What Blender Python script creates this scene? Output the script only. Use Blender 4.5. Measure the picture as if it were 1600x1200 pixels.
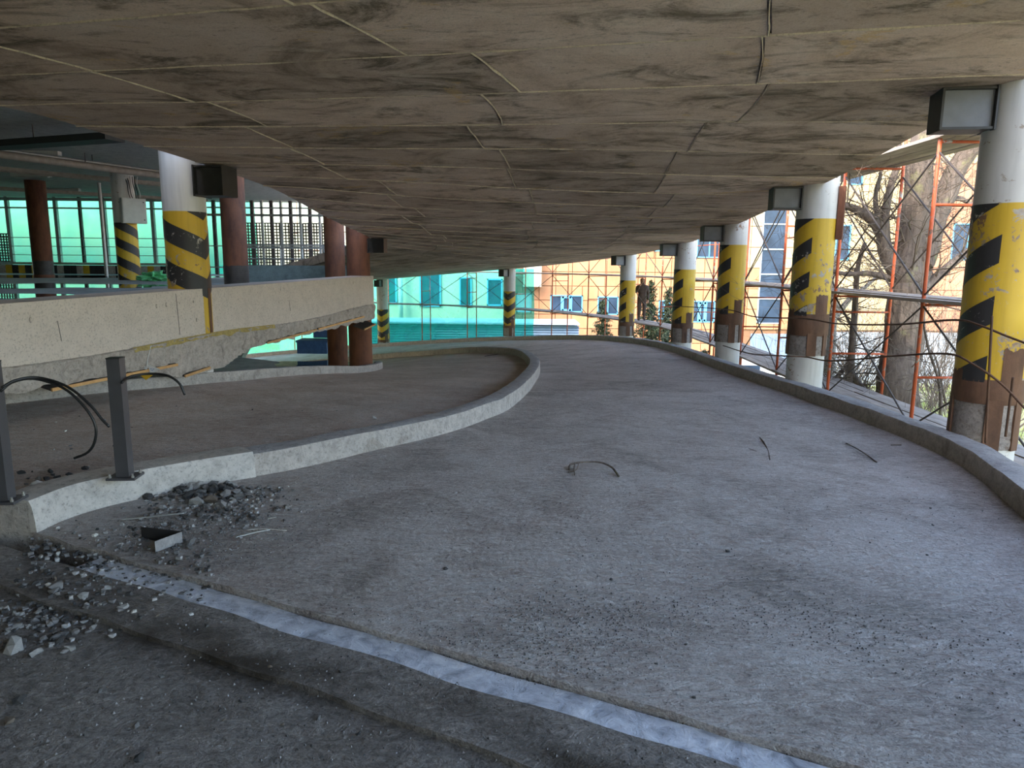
import bpy, math, random
from mathutils import Vector, Matrix, noise as mnoise
for o in list(bpy.data.objects): bpy.data.objects.remove(o)
SC = bpy.context.scene
COL = SC.collection
rnd = random.Random(7)
# ------------------------------------------------------------------ camera
FPX = 1110.0; EYE = 1.65
PITCH = math.radians(9.6); ROLL = math.radians(0.5)
FW = Vector((0, math.cos(PITCH), -math.sin(PITCH)))
_r0 = Vector((1, 0, 0)); _u0 = _r0.cross(FW)
RT = _r0*math.cos(ROLL) + _u0*math.sin(ROLL)
UP = -_r0*math.sin(ROLL) + _u0*math.cos(ROLL)
EYEP = Vector((0, 0, EYE))
cam = bpy.data.cameras.new('camera'); camo = bpy.data.objects.new('camera', cam)
COL.objects.link(camo); SC.camera = camo
cam.sensor_width = 36; cam.lens = 36*FPX/1600; cam.clip_end = 500; cam.clip_start = .05
camo.matrix_world = Matrix(((RT.x, UP.x, -FW.x, 0), (RT.y, UP.y, -FW.y, 0), (RT.z, UP.z, -FW.z, EYE), (0, 0, 0, 1)))
# ------------------------------------------------------------------ sky, sun, exposure
SUN_DIR = Vector((.50, .60, -.66)).normalized()      # the way the light travels
w = bpy.data.worlds.new('sky'); SC.world = w; w.use_nodes = True
wn = w.node_tree; bg = wn.nodes['Background']
sk = wn.nodes.new('ShaderNodeTexSky'); sk.sky_type = 'NISHITA'; sk.sun_disc = False
sk.sun_elevation = math.asin(-SUN_DIR.z); sk.sun_rotation = math.atan2(-SUN_DIR.x, -SUN_DIR.y)
sk.air_density = 1.2; sk.dust_density = 2.5; sk.ozone_density = 1.2
wn.links.new(sk.outputs[0], bg.inputs[0]); bg.inputs[1].default_value = 0.42
sl = bpy.data.lights.new('sun', 'SUN'); sl.energy = 0.95; sl.angle = .01; sl.color = (1, .93, .82)
so = bpy.data.objects.new('sun', sl); COL.objects.link(so)
so.rotation_euler = SUN_DIR.to_track_quat('-Z', 'Y').to_euler(); so.location = (-20, -20, 30)
vs = SC.view_settings; vs.view_transform = 'Standard'; vs.look = 'None'; vs.gamma = 1; vs.use_curve_mapping = False
vs.exposure = 1.55
# ------------------------------------------------------------------ measuring helpers
def ray(u, v): return FW + RT*((u-800)/FPX) - UP*((v-600)/FPX)
def at(u, v, Y):
    d = ray(u, v); return EYEP + d*(Y/d.y)
def lerp_tab(t, xs, ys):
    if t <= xs[0]: return ys[0]
    for i in range(len(xs)-1):
        if t <= xs[i+1]:
            h = xs[i+1]-xs[i]; k = (t-xs[i])/h
            def sl_(j):
                if j <= 0 or j >= len(xs)-1: return 0.0
                a = (ys[j]-ys[j-1])/(xs[j]-xs[j-1]); b = (ys[j+1]-ys[j])/(xs[j+1]-xs[j])
                return 0.0 if a*b <= 0 else 2*a*b/(a+b)
            m0 = sl_(i)*h; m1 = sl_(i+1)*h
            return ((2*k**3-3*k*k+1)*ys[i]+(k**3-2*k*k+k)*m0+(-2*k**3+3*k*k)*ys[i+1]+(k**3-k*k)*m1)
    return ys[-1]
CX, CY = -12.5, 17.5
TA = [-120, -70, -54, -45, -32, -20, -5, 9, 30, 56, 76, 95, 120]
TZ = [0, 0, -.03, -.10, -.25, -.42, -.66, -.84, -1.22, -2.1, -2.87, -3.6, -4.4]
TB = [0, 0, 0, .003, .012, .022, .033, .036, .04, .045, .045, .045, .045]
TBC = [.042, .042, .042, .048, .052, .046, .036, .024, .02, .02, .02, .02, .02]
TC = [3.5, 3.5, 3.5, 3.48, 3.38, 3.06, 2.72, 2.41, 2.04, 1.40, .75, .1, -.8]
def ang(x, y): return math.degrees(math.atan2(y-CY, x-CX))
def zf(x, y):
    a = ang(x, y); R = math.hypot(x-CX, y-CY)
    return lerp_tab(a, TA, TZ) - lerp_tab(a, TA, TB)*max(0, 17-R)
def zc(x, y):
    a = ang(x, y); R = math.hypot(x-CX, y-CY)
    return lerp_tab(a, TA, TC) - lerp_tab(a, TA, TBC)*min(10, max(-1.5, 19-R))
def hit(u, v, dz=0):
    d = ray(u, v); Y = 1.4
    while Y < 60:
        p = EYEP + d*(Y/d.y)
        if p.z <= zf(p.x, p.y)+dz: return p
        Y += .01
    return EYEP + d*(60/d.y)
def spline(pts, n):
    """n samples of a Catmull-Rom curve by arc length"""
    P = [Vector(p) for p in pts]; out = []
    for i in range(len(P)-1):
        p0 = P[i-1] if i else P[0]*2-P[1]
        p3 = P[i+2] if i+2 < len(P) else P[-1]*2-P[-2]
        for k in range(16):
            t = k/16
            out.append(.5*((2*P[i])+(-p0+P[i+1])*t+(2*p0-5*P[i]+4*P[i+1]-p3)*t*t+(-p0+3*P[i]-3*P[i+1]+p3)*t**3))
    out.append(P[-1])
    L = [0]
    for a, b in zip(out, out[1:]): L.append(L[-1]+(b-a).length)
    res = []; j = 0
    for k in range(n):
        s = L[-1]*k/(n-1)
        while j < len(L)-2 and L[j+1] < s: j += 1
        t = (s-L[j])/max(1e-9, L[j+1]-L[j]); res.append(out[j].lerp(out[j+1], min(1, t)))
    return res
# ------------------------------------------------------------------ mesh helpers
class MB:
    def __init__(s): s.v = []; s.f = []; s.m = []
    def add(s, vs_, fs, mi=0):
        o = len(s.v); s.v += [tuple(p) for p in vs_]; s.f += [tuple(i+o for i in f) for f in fs]; s.m += [mi]*len(fs); return s
    def box(s, c, size, mat=None, mi=0):
        x, y, z = [q/2 for q in size]; P = [Vector(p) for p in ((-x,-y,-z),(x,-y,-z),(x,y,-z),(-x,y,-z),(-x,-y,z),(x,-y,z),(x,y,z),(-x,y,z))]
        if mat is not None: P = [mat @ p for p in P]
        c = Vector(c); return s.add([p+c for p in P], [(0,3,2,1),(4,5,6,7),(0,1,5,4),(1,2,6,5),(2,3,7,6),(3,0,4,7)], mi)
    def beam(s, a, b, wd, ht, up=(0,0,1), mi=0):
        a = Vector(a); b = Vector(b); d = (b-a).normalized(); u = Vector(up)
        r = d.cross(u)
        if r.length < 1e-4: r = d.cross(Vector((1,0,0)))
        r.normalize(); u = r.cross(d)
        P = [p+r*i*wd/2+u*j*ht/2 for p in (a, b) for i, j in ((-1,-1),(1,-1),(1,1),(-1,1))]
        return s.add(P, [(0,1,2,3),(7,6,5,4),(0,4,5,1),(1,5,6,2),(2,6,7,3),(3,7,4,0)], mi)
    def tube(s, pts, rad, n=6, cap=True, mi=0):
        P = [Vector(p) for p in pts]
        R = rad if isinstance(rad, (list, tuple)) else [rad]*len(P)
        ref = Vector((.31, .17, .93)); vs_ = []; fs = []
        for i, p in enumerate(P):
            d = (P[min(i+1, len(P)-1)]-P[max(i-1, 0)])
            if d.length < 1e-9: d = Vector((0,0,1))
            d.normalize(); a = d.cross(ref)
            if a.length < .05: a = d.cross(Vector((1,0,0)))
            a.normalize(); b = d.cross(a); ref = a.cross(d) if False else ref
            for k in range(n):
                t = 2*math.pi*k/n; vs_.append(p+(a*math.cos(t)+b*math.sin(t))*R[i])
        for i in range(len(P)-1):
            for k in range(n):
                k2 = (k+1) % n; fs.append((i*n+k, i*n+k2, (i+1)*n+k2, (i+1)*n+k))
        if cap: fs.append(tuple(range(n-1, -1, -1))); fs.append(tuple((len(P)-1)*n+k for k in range(n)))
        return s.add(vs_, fs, mi)
    def lathe(s, c, prof, n=32, mi=0, wob=0, seed=0):
        vs_ = []; fs = []; c = Vector(c)
        for j, (r, z) in enumerate(prof):
            for k in range(n):
                t = 2*math.pi*k/n; rr = r
                if wob: rr += wob*mnoise.noise(Vector((math.cos(t)*3+seed, math.sin(t)*3, z*6)))
                vs_.append(c+Vector((rr*math.cos(t), rr*math.sin(t), z)))
        for j in range(len(prof)-1):
            for k in range(n):
                k2 = (k+1) % n; fs.append((j*n+k, j*n+k2, (j+1)*n+k2, (j+1)*n+k))
        fs.append(tuple(range(n-1, -1, -1))); fs.append(tuple((len(prof)-1)*n+k for k in range(n)))
        return s.add(vs_, fs, mi)
    def grid(s, rows, mi=0, flip=False):
        n = len(rows[0]); fs = []
        for i in range(len(rows)-1):
            for k in range(n-1):
                q = (i*n+k, i*n+k+1, (i+1)*n+k+1, (i+1)*n+k); fs.append(q[::-1] if flip else q)
        return s.add([p for r in rows for p in r], fs, mi)
    def sweep(s, path, sect, closed_sect=True, mi=0):
        """path: list of (point, side vector, up vector); sect: list of (a, b)"""
        n = len(sect); vs_ = []; fs = []
        for p, sd, u in path:
            for a, b in sect: vs_.append(p+sd*a+u*b)
        for i in range(len(path)-1):
            for k in range(n):
                k2 = (k+1) % n; fs.append((i*n+k, (i+1)*n+k, (i+1)*n+k2, i*n+k2))
        fs.append(tuple(range(n))); fs.append(tuple((len(path)-1)*n+k for k in range(n-1, -1, -1)))
        return s.add(vs_, fs, mi)
    def build(s, name, mats, parent=None, smooth=False, auto=None):
        me = bpy.data.meshes.new(name); me.from_pydata(s.v, [], s.f); 
        if not isinstance(mats, (list, tuple)): mats = [mats]
        for m in mats: me.materials.append(m)
        if len(mats) > 1: me.polygons.foreach_set('material_index', s.m)
        if smooth: me.polygons.foreach_set('use_smooth', [True]*len(me.polygons))
        me.update()
        if auto is not None:
            try: me.set_sharp_from_angle(angle=math.radians(auto))
            except Exception: pass
        o = bpy.data.objects.new(name, me); COL.objects.link(o)
        if parent is not None: put(o, parent)
        return o
def put(o, parent):
    o.parent = parent
    o.matrix_parent_inverse = Matrix.Translation(-Vector(parent.location)) if parent.type == 'EMPTY' else Matrix.Identity(4)
def tag(o, label, cat=None, group=None, kind=None):
    o['label'] = label
    if cat: o['category'] = cat
    if group: o['group'] = group
    if kind: o['kind'] = kind
    return o
def thing(name, loc, label, cat, group=None, kind=None):
    o = bpy.data.objects.new(name, None); COL.objects.link(o); o.location = loc; o.empty_display_size = .1
    return tag(o, label, cat, group, kind)
# ------------------------------------------------------------------ material helpers
class NT:
    def __init__(s, name):
        s.m = bpy.data.materials.new(name); s.m.use_nodes = True; s.t = s.m.node_tree
        s.b = s.t.nodes['Principled BSDF']; s.out = s.t.nodes['Material Output']; s._tc = None
    def n(s, t, **kw):
        x = s.t.nodes.new(t)
        for k, v in kw.items(): setattr(x, k, v)
        return x
    def l(s, a, b): s.t.links.new(a, b)
    def co(s, scale=None, out='Object'):
        if s._tc is None: s._tc = s.n('ShaderNodeTexCoord')
        o = s._tc.outputs[out]
        if scale is None: return o
        mp = s.n('ShaderNodeMapping'); mp.inputs['Scale'].default_value = scale if hasattr(scale, '__len__') else (scale,)*3
        s.l(o, mp.inputs[0]); return mp.outputs[0]
    def noise(s, scale, detail=4, rough=.55, vec=None, dist=0):
        x = s.n('ShaderNodeTexNoise'); x.inputs['Scale'].default_value = scale; x.inputs['Detail'].default_value = detail
        x.inputs['Roughness'].default_value = rough; x.inputs['Distortion'].default_value = dist
        s.l(vec if vec is not None else s.co(), x.inputs['Vector']); return x.outputs['Fac']
    def ramp(s, fac, stops, interp='LINEAR'):
        x = s.n('ShaderNodeValToRGB'); cr = x.color_ramp; cr.interpolation = interp
        while len(cr.elements) < len(stops): cr.elements.new(.5)
        for e, (p, c) in zip(cr.elements, stops):
            e.position = p; e.color = (c, c, c, 1) if not hasattr(c, '__len__') else (*c, 1)
        s.l(fac, x.inputs[0]); return x.outputs[0]
    def mix(s, fac, a, b, mode='MIX'):
        x = s.n('ShaderNodeMix', data_type='RGBA', blend_type=mode)
        for i, q in ((0, fac), (6, a), (7, b)):
            if isinstance(q, (int, float)): x.inputs[i].default_value = q
            elif isinstance(q, (tuple, list)): x.inputs[i].default_value = (*q, 1)
            else: s.l(q, x.inputs[i])
        return x.outputs[2]
    def math(s, op, a, b=None, clamp=False):
        x = s.n('ShaderNodeMath', operation=op); x.use_clamp = clamp
        for i, q in ((0, a), (1, b)):
            if q is None: continue
            if isinstance(q, (int, float)): x.inputs[i].default_value = q
            else: s.l(q, x.inputs[i])
        return x.outputs[0]
    def rand(s):
        return s.n('ShaderNodeObjectInfo').outputs['Random']
    def bump(s, h, strength=.3, dist=.01):
        x = s.n('ShaderNodeBump'); x.inputs['Strength'].default_value = strength; x.inputs['Distance'].default_value = dist
        s.l(h, x.inputs['Height']); s.l(x.outputs[0], s.b.inputs['Normal'])
    def color(s, c):
        if isinstance(c, (tuple, list)): s.b.inputs['Base Color'].default_value = (*c, 1)
        else: s.l(c, s.b.inputs['Base Color'])
    def set(s, rough=None, metal=None, spec=None):
        if rough is not None:
            if isinstance(rough, (int, float)): s.b.inputs['Roughness'].default_value = rough
            else: s.l(rough, s.b.inputs['Roughness'])
        if metal is not None: s.b.inputs['Metallic'].default_value = metal
        if spec is not None: s.b.inputs['Specular IOR Level'].default_value = spec
        return s.m
def simple(name, c, rough=.6, metal=0, var=.15, scale=8, bump=0, bscale=40):
    t = NT(name); nz = t.noise(scale, 5)
    a = tuple(q*(1-var) for q in c); b = tuple(min(1, q*(1+var)) for q in c)
    t.color(t.ramp(nz, [(.3, a), (.7, b)]))
    if bump: t.bump(t.noise(bscale, 6), bump, .01)
    return t.set(rough, metal)
def concrete(name, c, dark=.7, stain=None, scale=1.0, bump=.35, pits=True, streak=None, rv=0, con=.58):
    t = NT(name); big = t.noise(.9*scale, 6, .6); mid = t.noise(5*scale, 7, .65); fine = t.noise(70, 4, .6)
    col = t.ramp(big, [(.3, tuple(q*dark for q in c)), (.68, c)])
    col = t.mix(.6, col, t.ramp(mid, [(.3, tuple(q*con for q in c)), (.5, c), (.7, tuple(min(1, q*(1+.6*(1-con))) for q in c))]))
    if stain:
        sm = t.ramp(t.noise(1.7*scale, 6, .7, dist=.6), [(.55, 0.), (.68, .8)]); col = t.mix(sm, col, stain)
    if streak:
        st = t.ramp(t.noise(1.2, 8, .7, vec=t.co(streak), dist=.3), [(.5, 0.), (.72, .55)]); col = t.mix(st, col, tuple(q*.38 for q in c))
    sp = t.ramp(t.noise(38, 6, .75), [(.34, .3), (.48, 1.)]); col = t.mix(.6, col, sp, 'MULTIPLY')
    if pits:
        vo = t.n('ShaderNodeTexVoronoi'); vo.inputs['Scale'].default_value = 9; t.l(t.co(), vo.inputs['Vector'])
        pm = t.ramp(vo.outputs['Distance'], [(.03, .45), (.09, 1.)]); col = t.mix(.6, col, pm, 'MULTIPLY')
    if rv:
        r = t.math('ADD', t.math('MULTIPLY', t.rand(), 2*rv), 1-rv); rc = t.n('ShaderNodeCombineColor')
        for i in range(3): t.l(r, rc.inputs[i])
        col = t.mix(1., col, rc.outputs[0], 'MULTIPLY')
    t.color(col); t.bump(t.math('ADD', mid, t.math('MULTIPLY', t.noise(30, 6, .7), .6)), bump, .02)
    return t.set(.88, spec=.3)
# ------------------------------------------------------------------ materials
JN = Vector((.4275, .904, 0))                       # normal of the expansion joint line on the floor
JC = JN.dot(Vector((-.28, 3.01, 0)))
def floor_mat(name, tint, stain_band, dustc=(.20, .155, .115), dustlo=.47, stretch=(.5, 2.8, 1)):
    t = NT(name); P = t.co()
    big = t.noise(.5, 8, .66, dist=.6); mid = t.noise(2.6, 8, .68, dist=.7); fine = t.noise(95, 3, .6)
    col = t.ramp(big, [(.28, tuple(q*.78 for q in tint)), (.46, tuple(q*.96 for q in tint)), (.7, tuple(q*1.12 for q in tint))])
    dust = t.ramp(t.noise(.85, 8, .72, dist=.9), [(dustlo, 0.), (dustlo+.25, .55)])
    col = t.mix(dust, col, dustc)
    sw = t.noise(7, 6, .68, vec=t.co(stretch), dist=2.6)
    arc = t.n('ShaderNodeTexWave', wave_type='RINGS', rings_direction='Z'); arc.inputs['Scale'].default_value = 5.5; arc.inputs['Distortion'].default_value = 9; arc.inputs['Detail'].default_value = 5; arc.inputs['Detail Scale'].default_value = 1.6
    mp = t.n('ShaderNodeMapping'); mp.inputs['Location'].default_value = (-1.4, -4.3, 0); t.l(P, mp.inputs[0]); t.l(mp.outputs[0], arc.inputs['Vector'])
    col = t.mix(.6, col, t.ramp(mid, [(.28, .36), (.72, .63)]), 'OVERLAY')
    col = t.mix(.75, col, t.ramp(sw, [(.3, .22), (.7, .72)]), 'OVERLAY')
    col = t.mix(.5, col, t.ramp(t.noise(13, 7, .75, vec=t.co((.8, 1.5, 1)), dist=.8), [(.32, .25), (.68, .72)]), 'OVERLAY')
    grit = t.ramp(t.noise(26, 7, .82), [(.33, .12), (.45, 1.)])
    col = t.mix(.75, col, grit, 'MULTIPLY'); col = t.mix(.5, col, t.ramp(fine, [(.35, .4), (.55, 1.)]), 'MULTIPLY')
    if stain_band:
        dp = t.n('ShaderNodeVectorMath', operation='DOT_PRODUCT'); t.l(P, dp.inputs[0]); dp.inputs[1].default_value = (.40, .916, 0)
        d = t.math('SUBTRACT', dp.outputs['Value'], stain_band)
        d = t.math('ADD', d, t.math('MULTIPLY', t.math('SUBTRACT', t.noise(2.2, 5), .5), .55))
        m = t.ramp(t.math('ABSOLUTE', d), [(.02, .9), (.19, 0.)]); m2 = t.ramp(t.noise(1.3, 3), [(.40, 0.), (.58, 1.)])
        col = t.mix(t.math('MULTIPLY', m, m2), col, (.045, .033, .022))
    t.color(col)
    h = t.math('ADD', t.math('MULTIPLY', sw, 1.5), t.math('ADD', t.math('MULTIPLY', t.noise(28, 6, .75), 1.2), t.math('MULTIPLY', arc.outputs['Fac'], .16)))
    t.bump(h, 1.0, .03)
    t.set(.78, spec=.35); return t.m
M = {}
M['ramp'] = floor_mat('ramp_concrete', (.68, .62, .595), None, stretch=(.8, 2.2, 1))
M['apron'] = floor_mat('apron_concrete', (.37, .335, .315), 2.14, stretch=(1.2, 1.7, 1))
M['inner'] = floor_mat('inner_lane_concrete', (.78, .67, .61), None, (.50, .38, .31), .42)
M['kerb'] = concrete('kerb_concrete', (.50, .455, .415), .6, bump=1.0, pits=True, scale=2.2, stain=(.30, .26, .22))
M['kerbtop'] = concrete('kerb_top', (.38, .37, .38), .6, bump=.9, scale=2)
M['beam'] = concrete('beam_concrete', (.63, .545, .475), .88, bump=.3, pits=False, scale=1.2, con=.84)
M['rough'] = concrete('broken_concrete', (.50, .44, .39), .55, bump=1.0, scale=2.5, stain=(.2, .17, .15))
M['yrough'] = concrete('yellowed_concrete', (.50, .38, .14), .6, bump=1.0, scale=3)
def soffit_mat():
    t = NT('soffit_concrete'); a = (.52, .395, .335)
    big = t.noise(.75, 9, .7, dist=.7)
    col = t.ramp(big, [(.30, (.18, .13, .10)), (.47, a), (.62, (.60, .475, .42)), (.75, (.66, .55, .50))])
    st = t.noise(1.1, 10, .76, vec=t.co((.7, 1.8, 1)), dist=.9)
    col = t.mix(t.ramp(st, [(.50, 0.), (.62, .85)]), col, (.10, .078, .055))
    oc = t.ramp(t.noise(.62, 8, .74, vec=t.co((1, 1.6, 1)), dist=1.0), [(.60, 0.), (.63, .75)])
    col = t.mix(oc, col, (.54, .37, .20))
    pale = t.ramp(t.noise(2.4, 9, .75, vec=t.co((.7, 1.9, 1))), [(.53, 0.), (.68, .6)]); col = t.mix(pale, col, (.70, .59, .52))
    pit = t.ramp(t.noise(14, 7, .75, vec=t.co((.75, 1.4, 1))), [(.30, .22), (.42, 1.)]); col = t.mix(.8, col, pit, 'MULTIPLY')
    col = t.mix(.5, col, t.ramp(t.noise(60, 5, .7), [(.32, .45), (.5, 1.)]), 'MULTIPLY')
    r = t.math('ADD', t.math('MULTIPLY', t.rand(), .44), .78); rc = t.n('ShaderNodeCombineColor')
    for i in range(3): t.l(r, rc.inputs[i])
    t.color(t.mix(1., col, rc.outputs[0], 'MULTIPLY')); t.bump(t.math('ADD', st, t.math('MULTIPLY', t.noise(22, 7, .75), .8)), .8, .02)
    return t.set(.85, spec=.3)
M['soffit'] = soffit_mat()
M['seam'] = concrete('seam_concrete', (.64, .53, .43), .7, bump=.6, scale=3, pits=False)
M['hallceil'] = concrete('hall_ceiling', (.42, .43, .40), .75, bump=.2, pits=False)
M['hallfloor'] = concrete('hall_floor', (.36, .37, .35), .6, bump=.3, scale=.6, pits=False)
M['lowfloor'] = concrete('lower_floor', (.42, .45, .42), .6, bump=.2, scale=.5, pits=False)
def paint(name, c, under=(.30, .19, .12), amount=.62, white=False):
    t = NT(name); nz = t.noise(2.2, 7, .62, dist=.3)
    col = t.ramp(t.noise(1.2, 5), [(.3, tuple(q*.8 for q in c)), (.7, c)])
    streak = t.ramp(t.noise(3, 6, .6, vec=t.co((4, 4, .3))), [(.48, 0.), (.75, .6)]); col = t.mix(streak, col, tuple(q*.6 for q in c))
    chip = t.ramp(t.math('MULTIPLY', t.noise(9, 8, .75, dist=.5), t.ramp(t.noise(1.3, 4, .6), [(.35, .82), (.65, 1.15)])), [(amount, 0.), (amount+.012, 1.)])
    col = t.mix(chip, col, t.ramp(nz, [(.4, under), (.6, (.42, .38, .34))]))
    t.color(col); t.bump(t.math('SUBTRACT', t.math('MULTIPLY', t.noise(30, 4), .25), chip), .35, .004)
    return t.set(.5, spec=.4)
M['yellow'] = paint('yellow_paint', (.68, .43, .035), under=(.20, .11, .07), amount=.60)
M['black'] = paint('black_paint', (.035, .033, .035), under=(.45, .42, .38), amount=.625)
M['white'] = paint('white_paint', (.68, .66, .635), under=(.28, .17, .10), amount=.635)
M['collar'] = concrete('collar_concrete', (.36, .32, .30), .55, bump=1.0, scale=4, stain=(.16, .11, .08))
def rust(name, a, b):
    t = NT(name); t.color(t.mix(t.ramp(t.noise(3, 8, .7, vec=t.co((1, 1, .35))), [(.35, 0.), (.65, 1.)]), a, b))
    t.bump(t.noise(40, 6, .7), .4, .006); return t.set(.75, spec=.3)
M['rust'] = rust('rusted_steel', (.075, .042, .03), (.19, .10, .06))
M['rustdark'] = rust('dark_rusted_pipe', (.075, .032, .022), (.20, .08, .042))
M['steel'] = simple('grey_primer_steel', (.17, .175, .20), .5, 0, .12, 6, .15, 120)
M['steeldark'] = simple('dark_steel', (.022, .021, .022), .5, 0, .3)
M['post'] = simple('anthracite_powder_coat', (.062, .06, .066), .45, 0, .1)
M['cable'] = simple('black_cable', (.012, .012, .013), .4)
M['zinc'] = simple('zinc_bolt', (.55, .55, .53), .35, .9)
M['orange'] = paint('orange_scaffold_paint', (.62, .13, .05), under=(.12, .06, .04), amount=.58)
M['brace'] = simple('dark_brace_steel', (.07, .055, .05), .6, 0, .3)
def wood(name, a, b, sc=(1, 14, 14)):
    t = NT(name); g = t.noise(1.6, 8, .65, vec=t.co(sc), dist=.3); col = t.ramp(g, [(.3, a), (.7, b)])
    r = t.math('ADD', t.math('MULTIPLY', t.rand(), .4), .8); rc = t.n('ShaderNodeCombineColor')
    for i in range(3): t.l(r, rc.inputs[i])
    t.color(t.mix(1., col, rc.outputs[0], 'MULTIPLY')); t.bump(g, .3, .004); return t.set(.8)
M['plank'] = wood('weathered_plank', (.20, .16, .13), (.42, .35, .29), (6, 1.2, 6))
M['plankwarm'] = wood('fresh_cut_edge', (.50, .27, .10), (.68, .40, .17), (5, 5, 5))
M['ply'] = simple('dark_film_plywood', (.045, .038, .035), .6, 0, .3)
def net_mat(name, c, op, weave=260):
    t = NT(name); t.t.nodes.remove(t.b)
    tr = t.n('ShaderNodeBsdfTransparent'); tr.inputs[0].default_value = (*[.22+.74*q for q in c], 1)
    tl = t.n('ShaderNodeBsdfTranslucent'); df = t.n('ShaderNodeBsdfDiffuse')
    cc = t.ramp(t.noise(1.5, 5), [(.3, tuple(q*.85 for q in c)), (.7, c)])
    t.l(cc, tl.inputs[0]); t.l(cc, df.inputs[0])
    a = t.n('ShaderNodeMixShader'); a.inputs[0].default_value = .5; t.l(tl.outputs[0], a.inputs[1]); t.l(df.outputs[0], a.inputs[2])
    b = t.n('ShaderNodeMixShader')
    f = t.math('ADD', t.math('MULTIPLY', t.math('SUBTRACT', t.noise(.9, 5, .6, dist=.6), .5), .5), op, True); t.l(f, b.inputs[0])
    t.l(tr.outputs[0], b.inputs[1]); t.l(a.outputs[0], b.inputs[2]); t.l(b.outputs[0], t.out.inputs[0]); return t.m
M['net'] = net_mat('green_debris_net', (.02, .66, .56), .34)
M['nethall'] = net_mat('pale_green_net', (.08, .64, .48), .55)
def glass_mat(name, c, mixf):
    t = NT(name); t.t.nodes.remove(t.b)
    tr = t.n('ShaderNodeBsdfTransparent'); tr.inputs[0].default_value = (*c, 1); gl = t.n('ShaderNodeBsdfGlossy'); gl.inputs['Roughness'].default_value = .03
    x = t.n('ShaderNodeMixShader'); x.inputs[0].default_value = mixf; t.l(tr.outputs[0], x.inputs[1]); t.l(gl.outputs[0], x.inputs[2]); t.l(x.outputs[0], t.out.inputs[0]); return t.m
M['pane'] = glass_mat('clear_pane', (.92, .97, .95), .05)
M['winglass'] = simple('dark_window_glass', (.03, .05, .085), .15, 0, .4, .8); M['winglass'].node_tree.nodes['Principled BSDF'].inputs['Specular IOR Level'].default_value = .2
M['winblue'] = simple('blue_window_frame', (.10, .36, .66), .45, 0, .08)
M['winwhite'] = simple('white_window_frame', (.36, .45, .56), .5, 0, .05)
M['blind'] = simple('pale_blind', (.55, .56, .60), .7, 0, .1)
def panelm(name, a, b, rv=.14):
    t = NT(name); col = t.ramp(t.noise(.8, 6, .65, vec=t.co((1, 1, .5))), [(.3, a), (.7, b)])
    r = t.math('ADD', t.math('MULTIPLY', t.rand(), 2*rv), 1-rv); rc = t.n('ShaderNodeCombineColor')
    for i in range(3): t.l(r, rc.inputs[i])
    t.color(t.mix(1., col, rc.outputs[0], 'MULTIPLY')); return t.set(.7, spec=.3)
M['peach'] = panelm('peach_tile', (.40, .175, .085), (.46, .235, .125))
M['cream'] = panelm('cream_tile', (.42, .32, .17), (.48, .385, .23), .06)
M['salmon'] = panelm('salmon_tile', (.42, .175, .10), (.47, .235, .145), .1)
M['creambox'] = simple('cream_render', (.52, .47, .36), .8, 0, .04)
M['joint'] = simple('facade_joint', (.20, .11, .06), .9, 0, .1)
M['bluemetal'] = simple('pale_blue_sheet', (.22, .30, .42), .5, .1, .1, 2)
M['tealwall'] = simple('teal_render', (.34, .50, .48), .8, 0, .1, 2)
M['fence'] = simple('pale_sheet_fence', (.34, .38, .43), .55, 0, .1, 3)
def bark(name, a, b):
    t = NT(name); g = t.noise(5, 8, .7, vec=t.co((2.2, 2.2, .45)), dist=.8); col = t.ramp(g, [(.32, a), (.68, b)])
    col = t.mix(t.ramp(t.noise(2.5, 6, .7), [(.58, 0.), (.68, .6)]), col, (.27, .27, .12))
    t.color(col); t.bump(g, 1., .04); return t.set(.9, spec=.2)
M['bark'] = bark('grey_brown_bark', (.075, .058, .048), (.25, .20, .165))
M['barkpale'] = bark('pale_bark', (.20, .18, .16), (.36, .33, .29))
M['twig'] = simple('twig', (.15, .115, .085), .85, 0, .3, 3)
M['needle'] = simple('fir_needles', (.055, .075, .035), .7, 0, .5, 6)
def ground_mat():
    t = NT('grassy_ground'); a = t.noise(.5, 6, .65); g = t.noise(6, 7, .7)
    col = t.mix(t.ramp(a, [(.42, 0.), (.58, 1.)]), (.36, .31, .21), (.27, .31, .10)); col = t.mix(.6, col, t.ramp(g, [(.3, .3), (.65, .85)]), 'OVERLAY')
    t.color(col); t.bump(g, 1., .06); return t.set(.95, spec=.15)
M['ground'] = ground_mat()
M['grass'] = simple('grass_blades', (.30, .36, .08), .8, 0, .4, 1)
def ice_mat():
    t = NT('dirty_ice'); n1 = t.noise(9, 8, .7, dist=.5); col = t.ramp(n1, [(.3, (.18, .20, .25)), (.48, (.55, .58, .66)), (.68, (.86, .89, .96))])
    t.color(col); t.bump(n1, .8, .02); return t.set(.32, spec=.5)
M['ice'] = ice_mat()
M['water'] = simple('puddle_water', (.03, .045, .04), .02, 0, .1)
M['bag'] = simple('green_film', (.18, .62, .28), .35)
M['stone'] = [simple('stone_%d' % i, c, .9, 0, .3, 25, .6, 60) for i, c in enumerate([(.26, .25, .25), (.15, .145, .145), (.38, .37, .36), (.06, .058, .058), (.17, .135, .105)])]
M['palestone'] = simple('pale_stone', (.66, .64, .60), .9, 0, .2, 20, .5, 60)
M['box'] = simple('grey_enclosure', (.56, .56, .54), .5, 0, .06)
M['bluebox'] = simple('blue_plastic', (.06, .14, .32), .5, 0, .2)
M['galv'] = simple('galvanised', (.42, .43, .42), .45, .5, .12)
M['pipe'] = simple('grey_brown_pipe', (.30, .26, .22), .6, 0, .2)
M['duct'] = simple('black_cable_tray', (.018, .02, .02), .6)
M['clothes'] = simple('dark_brown_workwear', (.075, .048, .038), .9, 0, .3, 12)
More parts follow.
